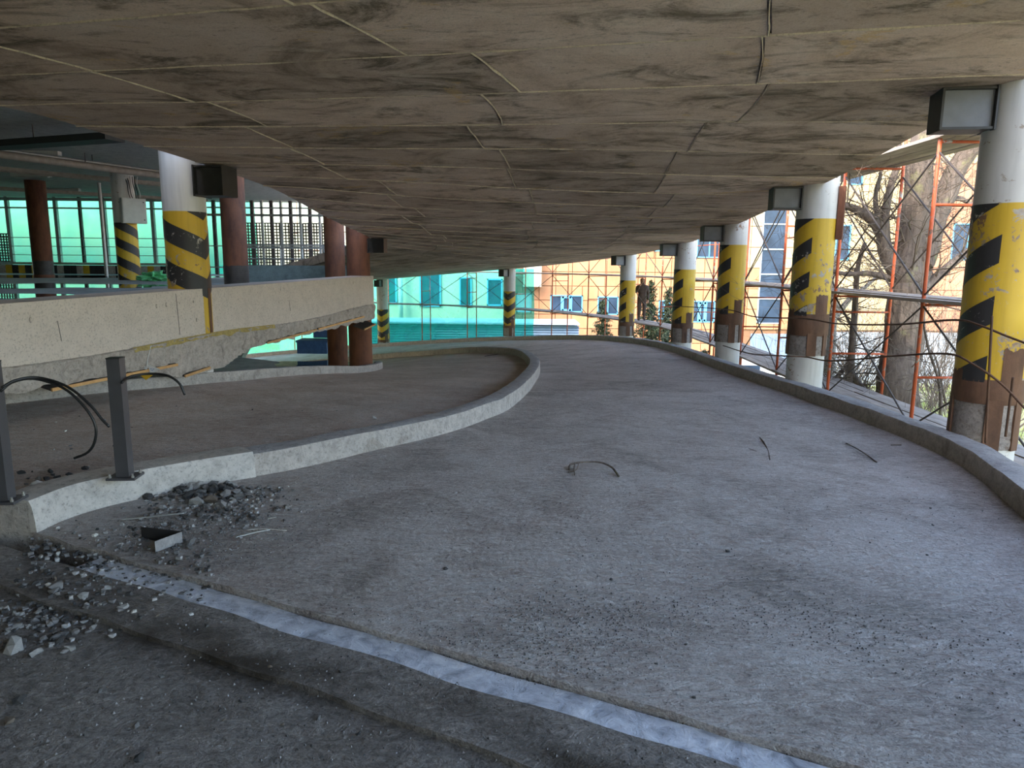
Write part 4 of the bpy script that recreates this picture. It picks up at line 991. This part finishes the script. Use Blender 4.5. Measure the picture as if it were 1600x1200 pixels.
# fences and a pale parked van shape on the right
def fence(ua, ub, va, vb, Y, label, n_, mat):
    A = at(ua, (va+vb)/2, Y); B = at(ub, (va+vb)/2, Y); z1 = at((ua+ub)/2, va, Y).z; z0 = gz((A.x+B.x)/2, Y)-.1
    rt = thing('sheet_fence', (A.x, Y, z0), label, 'fence')
    for k in range(n_): x0 = A.x+(B.x-A.x)*k/n_; mb = MB(); mb.box((x0+(B.x-A.x)/n_/2, Y+.03*(k % 2), (z0+z1)/2), ((B.x-A.x)/n_-.01, .04, z1-z0)); mb.build('sheet', M[mat], rt)
    for z in (z0+.4, z1-.2): mb = MB(); mb.box(((A.x+B.x)/2, Y+.09, z), (B.x-A.x, .06, .06)); mb.build('rail', M['brace'], rt)
fence(1290, 1640, 520, 590, 26, 'pale sheet metal fence behind the big bare tree', 34, 'fence')
fence(1172, 1300, 522, 548, 36, 'blue grey picket fence in front of the building right of the third column', 30, 'bluemetal')
van = thing('car', (at(1150, 530, 34).x, 34, gz(10.5, 34)), 'white car partly hidden behind the third striped column', 'car')
cvx, cvz = at(1155, 530, 34).x, gz(10.5, 34)
prof = [(-2.1, .35), (-2.1, .85), (-1.4, .98), (-.8, 1.45), (.9, 1.48), (1.7, 1.0), (2.1, .9), (2.1, .35)]
mb = MB(); n_ = len(prof); mb.add([(cvx+x, 33.2, cvz+z) for x, z in prof]+[(cvx+x, 34.8, cvz+z) for x, z in prof], [tuple(range(n_)), tuple(range(2*n_-1, n_-1, -1))]+[(i, n_+i, n_+(i+1) % n_, (i+1) % n_) for i in range(n_)]); mb.build('body', M['tagwhite'], van)
for x in (-1.35, 1.35):
    for y in (33.25, 34.75): mb = MB(); mb.tube([(cvx+x, y-.1, cvz+.32), (cvx+x, y+.1, cvz+.32)], .32, 16); mb.build('wheel', M['cable'], van)
mb = MB(); mb.box((cvx+.05, 33.18, cvz+1.2), (1.5, .03, .36)); mb.build('side_window', M['winglass'], van)
# ------------------------------------------------------------------ trees
def grow(mb, p, d, L, r, depth, rr, up=.15, sides=5, spread=.7, kids=(2, 4)):
    n_ = max(3, int(L/.22)); pts = [p]; rad = [r]; dd = d.normalized()
    for i in range(n_):
        dd = (dd+Vector((rr.uniform(-1, 1), rr.uniform(-1, 1), rr.uniform(-1, 1)))*.18+Vector((0, 0, up*.25))).normalized(); pts.append(pts[-1]+dd*L/n_); rad.append(r*(1-.75*(i+1)/n_))
    mb.tube(pts, rad, max(3, sides), False)
    if depth <= 0: return
    for _ in range(rr.randint(*kids)):
        t = rr.uniform(.25, 1); i = min(n_-1, int(t*n_)); q = (pts[i+1]-pts[i]).normalized(); v = Vector((rr.uniform(-1, 1), rr.uniform(-1, 1), rr.uniform(-.5, 1)))
        grow(mb, pts[i+1], (q*(1-spread)+v*spread).normalized(), L*rr.uniform(.45, .75), max(.004, rad[i+1]*.6), depth-1, rr, up, sides-1, spread, kids)
def limb(mb, twm, pts, r0, r1, rr, n_tw, L=(.5, 1.6), sides=10):
    P = spline(pts, 8*len(pts)); m_ = len(P); R = [r0+(r1-r0)*i/(m_-1) for i in range(m_)]
    P = [p+Vector((mnoise.noise(p*1.5), mnoise.noise(p*1.5+Vector((9, 0, 0))), 0))*.3*R[i] for i, p in enumerate(P)]
    mb.tube(P, R, sides, True)
    for _ in range(n_tw):
        i = rr.randint(1, m_-1); v = Vector((rr.uniform(-1, 1), rr.uniform(-1, 1), rr.uniform(-.35, 1))).normalized(); l_ = rr.uniform(*L)
        grow(twm, P[i]+v*R[i]*.7, v, l_, min(.022, R[i]*.3)*rr.uniform(.5, 1), 2, rr, .1, 4)
rr = random.Random(21)
TY = 13.6
tb = hit(1405, 640); tb = at(1400, 640, TY); tb.z = gz(tb.x, TY)
tree = thing('bare_tree', tb, 'big bare tree with a thick grey trunk behind the scaffold on the right', 'tree')
tk = MB(); tw = MB()
def T(u, v, y=TY): return at(u, v, y)
b0 = T(1398, 660); b0.z = gz(b0.x, TY)-.3
limb(tk, tw, [b0, T(1402, 600), T(1410, 520), T(1416, 440)], .40, .33, rr, 10, sides=16)
limb(tk, tw, [T(1414, 445), T(1424, 380), T(1432, 300), T(1440, 220), T(1450, 60, TY+.3)], .29, .16, rr, 44, sides=14)
limb(tk, tw, [T(1420, 450), T(1446, 390), T(1468, 320), T(1496, 262), T(1540, 190, TY-.2), T(1600, 80, TY-.4)], .26, .10, rr, 44, sides=12)
limb(tk, tw, [T(1402, 430), T(1385, 395), T(1376, 360), T(1352, 335), T(1318, 322), T(1290, 330)], .16, .05, rr, 26, sides=8)
limb(tk, tw, [T(1384, 395), T(1382, 340), T(1392, 290), T(1404, 250), T(1402, 200)], .10, .04, rr, 18, sides=8)
limb(tk, tw, [T(1376, 362), T(1368, 310), T(1376, 270), T(1382, 220)], .06, .02, rr, 12, sides=6)
limb(tk, tw, [T(1418, 470), T(1450, 445), T(1490, 410), T(1530, 380)], .11, .06, rr, 16, sides=8)
limb(tk, tw, [T(1400, 438), T(1360, 428), T(1320, 428), T(1290, 420)], .07, .03, rr, 18, sides=7)
limb(tk, tw, [T(1470, 320), T(1500, 310), T(1530, 330)], .06, .03, rr, 10, sides=6)
tk.build('trunk', M['bark'], tree, True); tw.build('twigs', M['twig'], tree, True)
def small_tree(u, v, y, segs, r0, label, mat, seed, ntw=22, L=(.4, 1.3)):
    rr = random.Random(seed); b = at(u, v, y); b.z = gz(b.x, y)-.1; rt = thing('bare_tree', b, label, 'tree'); a = MB(); t = MB()
    first = True
    for sg, ra, rb_ in segs:
        pts = ([b] if first else [])+[at(q[0], q[1], y) for q in sg]; first = False; limb(a, t, pts, ra, rb_, rr, ntw, L, 8)
    a.build('trunk', M[mat], rt, True); t.build('twigs', M['twig'], rt, True)
small_tree(1293, 600, 16.5, [([(1294, 590), (1300, 520), (1305, 480), (1298, 440), (1310, 400)], .17, .06), ([(1302, 500), (1330, 465), (1350, 450), (1372, 430)], .08, .03), ([(1299, 490), (1280, 460), (1272, 430)], .07, .02)], .17, 'pale slender bare tree right of the second striped column', 'barkpale', 31)
small_tree(1330, 600, 14.6, [([(1326, 590), (1332, 540), (1336, 480), (1340, 420), (1352, 380)], .10, .04), ([(1330, 585), (1360, 620), (1400, 640)], .08, .05), ([(1332, 560), (1300, 595), (1270, 600)], .06, .03)], .1, 'small dark forked tree between the pale tree and the big trunk', 'bark', 33, 30)
small_tree(1475, 640, 11.5, [([(1470, 620), (1450, 540), (1440, 470), (1445, 400)], .035, .01), ([(1478, 630), (1462, 560), (1446, 540)], .02, .008)], .03, 'thin leafless sapling just left of the largest column', 'bark', 35, 16)
def shrub(u, y, h, label, seed, n_=26):
    rr = random.Random(seed); b = at(u, 560, y); b.z = gz(b.x, y)-.05; rt = thing('bare_shrub', b, label, 'shrub', 'leafless shrubs beyond the right kerb'); t = MB()
    for _ in range(n_): v = Vector((rr.uniform(-.8, .8), rr.uniform(-.8, .8), 1)); grow(t, b+Vector((rr.uniform(-.4, .4), rr.uniform(-.3, .3), 0)), v, h*rr.uniform(.5, 1), rr.uniform(.008, .018), 2, rr, .2, 4, .5, (2, 4))
    t.build('stems', M['twig'], rt, True)
for i, (u, y, h, lb) in enumerate(((1350, 18, 2.6, 'leafless shrub behind the orange uprights between second column and big trunk'), (1460, 17, 2.6, 'leafless shrub between the big trunk and the largest column'), (1440, 21, 3.2, 'leafless shrub before the pale fence'), (1330, 22, 3.2, 'leafless shrub before the fence right of the second column'),
        (1540, 14, 2.2, 'leafless shrub behind the largest column'), (1590, 11, 1.8, 'leafless shrub at the right picture edge'), (1500, 13, 1.6, 'low leafless shrub left of the largest column'))): shrub(u, y, h, lb, 50+i)
def fir(u, vt, y, wd, label, seed):
    rr = random.Random(seed); b = at(u, 560, y); zb = gz(b.x, y); zt = at(u, vt, y).z; b.z = zb; H = zt-zb; rt = thing('fir_tree', b, label, 'tree', 'fir trees before the office building')
    a = MB(); a.tube([b, b+Vector((.05, 0, H*.5)), b+Vector((0, 0, H))], [.14, .08, .012], 7); a.build('trunk', M['bark'], rt, True); fo = MB(); z = .2*H
    while z < H*.99:
        k = 1-z/H; rL = wd*(.12+.95*k)
        for _ in range(7):
            t = rr.uniform(0, 6.28); L = rL*rr.uniform(.5, 1.15); d = Vector((math.cos(t), math.sin(t), rr.uniform(-.1, .45))); p0 = b+Vector((0, 0, z+rr.uniform(-.15, .15))); n_ = max(3, int(L/.08))
            p1 = p0+d*L+Vector((0, 0, -.28*L)); fo.tube([p0, p1], [.02, .005], 3, False)
            for i in range(n_):
                q = p0.lerp(p1, (i+.6)/n_)
                for _ in range(6):
                    e = Vector((rr.uniform(-1, 1), rr.uniform(-1, 1), rr.uniform(-1, .8)))*.21; s = Vector((-e.y, e.x, rr.uniform(-.05, .05))).normalized()*.03; fo.add([q-s, q+s, q+e], [(0, 1, 2)])
        z += .13
    fo.build('foliage', M['needle'], rt)
fir(940, 466, 40, 1.35, 'fir tree left of the fifth column before the blue window', 71)
fir(1013, 440, 36, 1.5, 'fir tree right of the person between the fourth and fifth columns', 72)
fir(1040, 452, 38, 1.3, 'fir tree just left of the fourth column', 73)
fir(1100, 548, 30, 1.4, 'low fir top below the deck between third and fourth columns', 74)
fir(985, 520, 37, 1.8, 'low wide fir behind the fifth column', 75)
# ------------------------------------------------------------------ person on the scaffold
def u_of(p): q = p-EYEP; return 800+FPX*q.dot(RT)/q.dot(FW)
sp = min((s_near(COLS[4])-3+k*.05 for k in range(120)), key=lambda q: abs(u_of(sc_at(q, 1.2))-1003)); pb = sc_at(sp, 1.2); pb.z = -.627
per = thing('person', pb, 'person in dark brown hooded workwear standing on the scaffold deck, hand at the face', 'person')
J = [('pel', (0, 0, .95), .155), ('sp1', (0, .01, 1.12), .16), ('sp2', (.0, .02, 1.32), .18), ('nk', (0, 0, 1.47), .085), ('hd0', (-.01, -.02, 1.55), .085), ('hd1', (-.02, -.03, 1.66), .115), ('hd2', (-.01, -.02, 1.75), .085),
     ('lh', (-.09, 0, .88), .12), ('lk', (-.10, -.03, .48), .085), ('la', (-.11, .02, .1), .06), ('lf', (-.13, -.13, .045), .05), ('rh', (.09, 0, .88), .12), ('rk', (.10, -.02, .48), .085), ('ra', (.11, .03, .1), .06), ('rf', (.13, -.12, .045), .05),
     ('ls', (-.20, .02, 1.38), .085), ('le', (-.29, -.10, 1.16), .065), ('lw', (-.16, -.24, 1.42), .045), ('rs', (.20, .02, 1.38), .085), ('re', (.26, .04, 1.10), .065), ('rw', (.23, -.08, .88), .045)]
E_ = [('pel', 'sp1'), ('sp1', 'sp2'), ('sp2', 'nk'), ('nk', 'hd0'), ('hd0', 'hd1'), ('hd1', 'hd2'), ('pel', 'lh'), ('lh', 'lk'), ('lk', 'la'), ('la', 'lf'), ('pel', 'rh'), ('rh', 'rk'), ('rk', 'ra'), ('ra', 'rf'), ('sp2', 'ls'), ('ls', 'le'), ('le', 'lw'), ('sp2', 'rs'), ('rs', 're'), ('re', 'rw')]
def skin(name, J, E_, mat, parent, sub=2):
    ix = {j[0]: i for i, j in enumerate(J)}; me = bpy.data.meshes.new(name); me.from_pydata([Vector(j[1])+parent.location for j in J], [(ix[a], ix[b]) for a, b in E_], []); o = bpy.data.objects.new(name, me); COL.objects.link(o)
    md = o.modifiers.new('skin', 'SKIN'); sv = me.skin_vertices[0].data
    for i, j in enumerate(J): sv[i].radius = (j[2], j[2]); sv[i].use_root = (i == 0)
    md.use_smooth_shade = True
    if sub: s_ = o.modifiers.new('sub', 'SUBSURF'); s_.levels = sub; s_.render_levels = sub
    me.materials.append(mat); put(o, parent); return o
body = skin('body', J, E_, M['clothes'], per)
def hand(w, d, side_, parent):
    w = Vector(w); d = Vector(d).normalized(); s = Vector((side_, 0, .1)).normalized(); JJ = [('w', w, .028), ('p', w+d*.07, .034)]; EE = [('w', 'p')]
    for k, l in enumerate((.07, .085, .08, .06)):
        o = s*(k-1.5)*.022; JJ += [('a%d' % k, w+d*.09+o, .010), ('b%d' % k, w+d*(.09+l*.5)+o+Vector((0, -.006, 0)), .009), ('c%d' % k, w+d*(.09+l*.9)+o+Vector((0, -.016, 0)), .008)]; EE += [('p', 'a%d' % k), ('a%d' % k, 'b%d' % k), ('b%d' % k, 'c%d' % k)]
    JJ += [('t0', w+d*.04+s*.035, .011), ('t1', w+d*.075+s*.055, .009)]; EE += [('w', 't0'), ('t0', 't1')]
    return skin('hand', JJ, EE, M['skin'], parent, 1)
hand((-.16, -.24, 1.42), (.5, .25, .8), -1, per); hand((.23, -.08, .88), (0, -.2, -1), -1, per)
fc = MB(); vv, ff = blob(3, (.078, .05, .10), 2, .02); fc.add([Vector(q)+per.location+Vector((-.03, -.105, 1.65)) for q in vv], ff)
for x in (-.035, .03): fc.add([Vector((q[0]*.14, q[1]*.14, q[2]*.1))+per.location+Vector((-.03+x, -.152, 1.665)) for q in vv], ff, 1)
fc.add([Vector((q[0]*.2, q[1]*.5, q[2]*.28))+per.location+Vector((-.03, -.155, 1.645)) for q in vv], ff); fc.add([Vector((q[0]*.35, q[1]*.2, q[2]*.08))+per.location+Vector((-.03, -.150, 1.60)) for q in vv], ff, 1)
tag(fc.build('face', [M['skin'], M['clothes']], per, True), 'face inside the hood')
# ================================================================== FLOOR DEBRIS
STM = []
for i in range(10):
    r_ = random.Random(i); vv, ff = blob(1, (1, r_.uniform(.55, .9), r_.uniform(.4, .75)), i*3.3, 1.05, 1.9); mb = MB(); mb.add(vv, ff)
    me = bpy.data.meshes.new('stone_shape'); me.from_pydata(mb.v, [], mb.f); STM.append(me)
STMM = {}
def stone(p, r, mi, label, group, name='stone', rot=None, cat='stone'):
    i = rnd.randrange(10); key = (i, mi)
    if key not in STMM: m2 = STM[i].copy(); m2.materials.append(M['palestone'] if mi == 'pale' else M['stone'][mi]); STMM[key] = m2
    o = bpy.data.objects.new(name, STMM[key]); COL.objects.link(o); o.location = (p.x, p.y, p.z+r*.35); o.scale = (r, r, r); o.rotation_euler = (rnd.uniform(-.3, .3), rnd.uniform(-.3, .3), rnd.uniform(0, 6.28))
    tag(o, label, cat, group); return o
def floor_z(x, y):
    d = JN.x*x+JN.y*y-JC
    if d > -.02: return zf(x, y)
    return zf(x, y)*.9-(.04 if d > -.25 else (.022 if d > -.54 else .048))
def on_floor(u, v):
    p = hit(u, v); p.z = floor_z(p.x, p.y); return p
g1 = 'rubble heap at the median kerb'; lb1 = 'broken concrete lump in the rubble heap against the median kerb'
for _ in range(84):
    u = rnd.gauss(315, 44); v = 757+abs(rnd.gauss(0, 27))+max(0, (300-u)*.12)
    if u > 420 or u < 215: continue
    p = on_floor(u, v); r = rnd.uniform(.012, .042)*(1.25 if v < 785 else .8); p.z += .03*max(0, 1-abs(u-305)/60)*max(0, 1-abs(v-775)/25); stone(p, r, rnd.choice([0, 1, 1, 2, 3, 3]), lb1, g1)
for _ in range(50):
    p = on_floor(rnd.gauss(50, 45) % 150, rnd.gauss(965, 26)); stone(p, rnd.uniform(.008, .03), rnd.choice([0, 1, 2, 2, 3]), 'grey rubble fragment lying at the lower left picture edge', 'rubble at the lower left')
for _ in range(34):
    p = on_floor(rnd.uniform(20, 260), rnd.uniform(842, 960)); stone(p, rnd.uniform(.006, .018), rnd.choice([0, 2, 1, 4, 'pale']), 'small chip on the stained strip below the median end', 'chips on the stained strip')
for _ in range(50):
    p = on_floor(rnd.uniform(280, 1550), rnd.uniform(720, 1180)); stone(p, rnd.uniform(.004, .011), rnd.choice([3, 3, 1, 0]), 'tiny dark pebble scattered on the ramp floor', 'pebbles on the ramp floor')
for _ in range(24):
    p = on_floor(rnd.uniform(0, 700), rnd.uniform(1010, 1190)); stone(p, rnd.uniform(.005, .014), rnd.choice([3, 1, 4]), 'tiny pebble on the dark slab at the bottom', 'pebbles on the lower slab')
for _ in range(20):
    p = hit(rnd.uniform(40, 560), rnd.uniform(630, 735)); stone(p, rnd.uniform(.006, .02), rnd.choice([0, 1, 'pale']), 'small stone on the inner lane', 'stones on the inner lane')
for _ in range(20):
    p = hit(rnd.gauss(75, 32), rnd.gauss(752, 9)); stone(p, rnd.uniform(.01, .035), rnd.choice([3, 1, 4, 0]), 'dark rubble piece between the two posts', 'rubble between the posts')
for (u, v, r, mi, lb) in ((697, 891, .017, 3, 'dark stone alone left of the floor centre'), (585, 655, .045, 'pale', 'pale stone alone on the inner lane'), (1138, 863, .016, 3, 'dark stone alone on the right half of the ramp'), (215, 1172, .022, 3, 'dark stone at the bottom left'), (32, 1080, .028, 3, 'dark flat stone near the lower left corner'), (14, 1112, .026, 4, 'brown stone at the lower left corner'),
        (20, 1000, .06, 2, 'largest pale concrete lump at the left picture edge'), (195, 945, .028, 2, 'grey angular lump beside the brown stain'), (308, 790, .06, 2, 'pale angular lump in front of the rubble heap'), (330, 786, .06, 4, 'brown leaning shard in front of the rubble heap'), (345, 792, .05, 0, 'grey split block right of the brown shard'), (58, 760, .05, 'pale', 'yellowish lump between the posts'), (90, 915, .04, 0, 'grey lump above the stained strip'), (150, 838, .02, 'pale', 'white chip near the median end'), (955, 907, .012, 3, 'small black stone in the floor centre')):
    stone(on_floor(u, v), r, mi, lb, None)
# grit too small to count
mb = MB(); rr = random.Random(77)
for _ in range(9000):
    if rr.random() < .45: u, v = rr.gauss(950, 240), rr.gauss(990, 45)
    elif rr.random() < .5: u, v = rr.gauss(300, 90), rr.gauss(815, 35)
    else: u, v = rr.uniform(0, 1600), rr.uniform(760, 1195)
    if not (0 < u < 1600 and 745 < v < 1198): continue
    d = ray(u, v); zg = -.05
    for _k in range(3): p = EYEP+d*((zg-EYE)/d.z); zg = floor_z(p.x, p.y)
    if p.x < -2.6 and p.y > 4.2: continue
    r = rr.uniform(.0015, .007); a = rr.uniform(0, 6.28)
    mb.add([(p.x+r*math.cos(a), p.y+r*math.sin(a), zg-.001), (p.x+r*math.cos(a+2.1), p.y+r*math.sin(a+2.1), zg-.001), (p.x+r*math.cos(a+4.2), p.y+r*math.sin(a+4.2), zg-.001), (p.x, p.y, zg+r*1.1)], [(0, 1, 3), (1, 2, 3), (2, 0, 3)], rr.randrange(3))
tag(mb.build('grit', [M['stone'][1], M['stone'][0], M['stone'][3]]), 'fine grit strewn over the concrete floor', 'grit', None, 'stuff')
mb = MB(); rr = random.Random(91)
for _ in range(1300):
    q = rr.random()
    if q < .55: u, v = rr.gauss(325, 55), 760+abs(rr.gauss(0, 32))
    elif q < .68: u, v = rr.gauss(60, 60), rr.gauss(965, 28)
    else: u, v = rr.uniform(30, 330), rr.gauss(880, 35)
    if not (0 < u < 470 and 752 < v < 1010): continue
    d = ray(u, v); zg = -.05
    for _k in range(3): p = EYEP+d*((zg-EYE)/d.z); zg = floor_z(p.x, p.y)
    if (Vector((p.x, p.y, 0))-Vector((-1.9, 5.75, 0))).dot(Vector((.70, -.71, 0))) < .02 and p.y > 4.4: continue
    r = rr.uniform(.004, .014); vs8 = [Vector((x*rr.uniform(.5, 1.2), y*rr.uniform(.5, 1.2), z_*rr.uniform(.3, .9)))*r for x in (-1, 1) for y in (-1, 1) for z_ in (-1, 1)]; Rz = Matrix.Rotation(rr.uniform(0, 6.28), 3, 'Z')
    mb.add([Rz @ q_+Vector((p.x, p.y, zg+r*.5)) for q_ in vs8], [(0, 1, 3, 2), (4, 6, 7, 5), (0, 4, 5, 1), (2, 3, 7, 6), (0, 2, 6, 4), (1, 5, 7, 3)], rr.choice([0, 0, 1, 2, 3, 3]))
tag(mb.build('rubble_crumbs', [M['stone'][1], M['stone'][0], M['stone'][2], M['stone'][3]]), 'fine rubble crumbs around the heap and along the lower left floor', 'rubble', None, 'stuff')
# bent metal channel
a = on_floor(222, 842); b = on_floor(285, 849); h = .07; dv = (b-a); dv.z = 0; dn = dv.normalized(); nn = Vector((-dn.y, dn.x, 0))
ch = thing('metal_channel', a, 'bent dark sheet metal channel lying before the rubble heap', 'metal scrap')
mb = MB(); mb.beam(a+Vector((0, 0, h/2+.005)), b+Vector((0, 0, h/2+.005)), .006, h); mb.build('back_plate', M['steeldark'], ch)
mb = MB(); c = b-nn*.16-dn*.06; mb.beam(b+Vector((0, 0, h/2+.005)), c+Vector((0, 0, h/2)), .006, h*.95); mb.build('bent_end', M['stone'][0], ch)
mb = MB(); mb.add([a+Vector((0, 0, .008)), b+Vector((0, 0, .008)), c+Vector((0, 0, .006)), a+dn*.12-nn*.02+Vector((0, 0, .006))], [(0, 1, 2, 3)]); mb.add([q_+Vector((0, 0, -.005)) for q_ in (a+Vector((0, 0, .008)), b+Vector((0, 0, .008)), c+Vector((0, 0, .006)), a+dn*.12-nn*.02+Vector((0, 0, .006)))], [(3, 2, 1, 0)]); mb.build('bottom_plate', M['steeldark'], ch)
def stick(pts, r, mat, label, name='wire', cat='wire', lift=.006):
    P = [on_floor(u, v)+Vector((0, 0, lift+dz)) for u, v, dz in pts]; mb = MB(); mb.tube(spline(P, 8*len(P)), r, 6); tag(mb.build(name, M[mat], None, True), label, cat)
stick([(368, 842, 0), (400, 836, .01), (422, 833, .015)], .006, 'galv', 'bright metal rod right of the bent channel', 'metal_rod', 'rod')
stick([(190, 816, .01), (240, 813, .02), (288, 810, .03)], .005, 'galv', 'thin pale rod lying along the rubble heap', 'metal_rod', 'rod')
stick([(385, 830, 0), (410, 829, .004), (448, 831, 0)], .0025, 'palestone', 'thin straw coloured stalk right of the rubble', 'stalk', 'stalk')
stick([(418, 812, .0), (432, 811, .006)], .004, 'galv', 'short metal pin right of the rubble', 'metal_rod', 'rod')
tg_ = thing('twig', on_floor(930, 735), 'dark curved twig lying on the ramp floor', 'twig')
for pts, r in (([(889, 735, .0), (892, 732, .03), (910, 731, .045), (935, 732, .05), (955, 736, .03), (967, 746, .0)], .009), ([(898, 731, .035), (897, 738, .015), (898, 743, 0)], .006), ([(905, 731, .04), (900, 737, .01), (888, 739, 0)], .005)):
    P = [on_floor(u, v)+Vector((0, 0, .006+dz)) for u, v, dz in pts]; mb = MB(); mb.tube(spline(P, 30), r, 6); mb.build('branch', M['bark'], tg_, True)
for i, pts in enumerate(([(1187, 684, 0), (1194, 694, .01), (1200, 705, 0), (1203, 720, 0)], [(1170, 702, 0), (1182, 706, 0)], [(1322, 693, 0), (1345, 707, .01), (1370, 723, 0)], [(1392, 696, 0), (1408, 696, 0)], [(757, 557, 0), (768, 556, .02), (778, 554, 0)])):
    stick(pts, .006 if i != 4 else .012, 'bark', ['thin twig on the ramp right of centre', 'tiny twig beside the thin twig', 'thin dry twig near the right kerb', 'short twig by the right kerb', 'dark twig on the far inner lane'][i], 'twig', 'twig', .004)
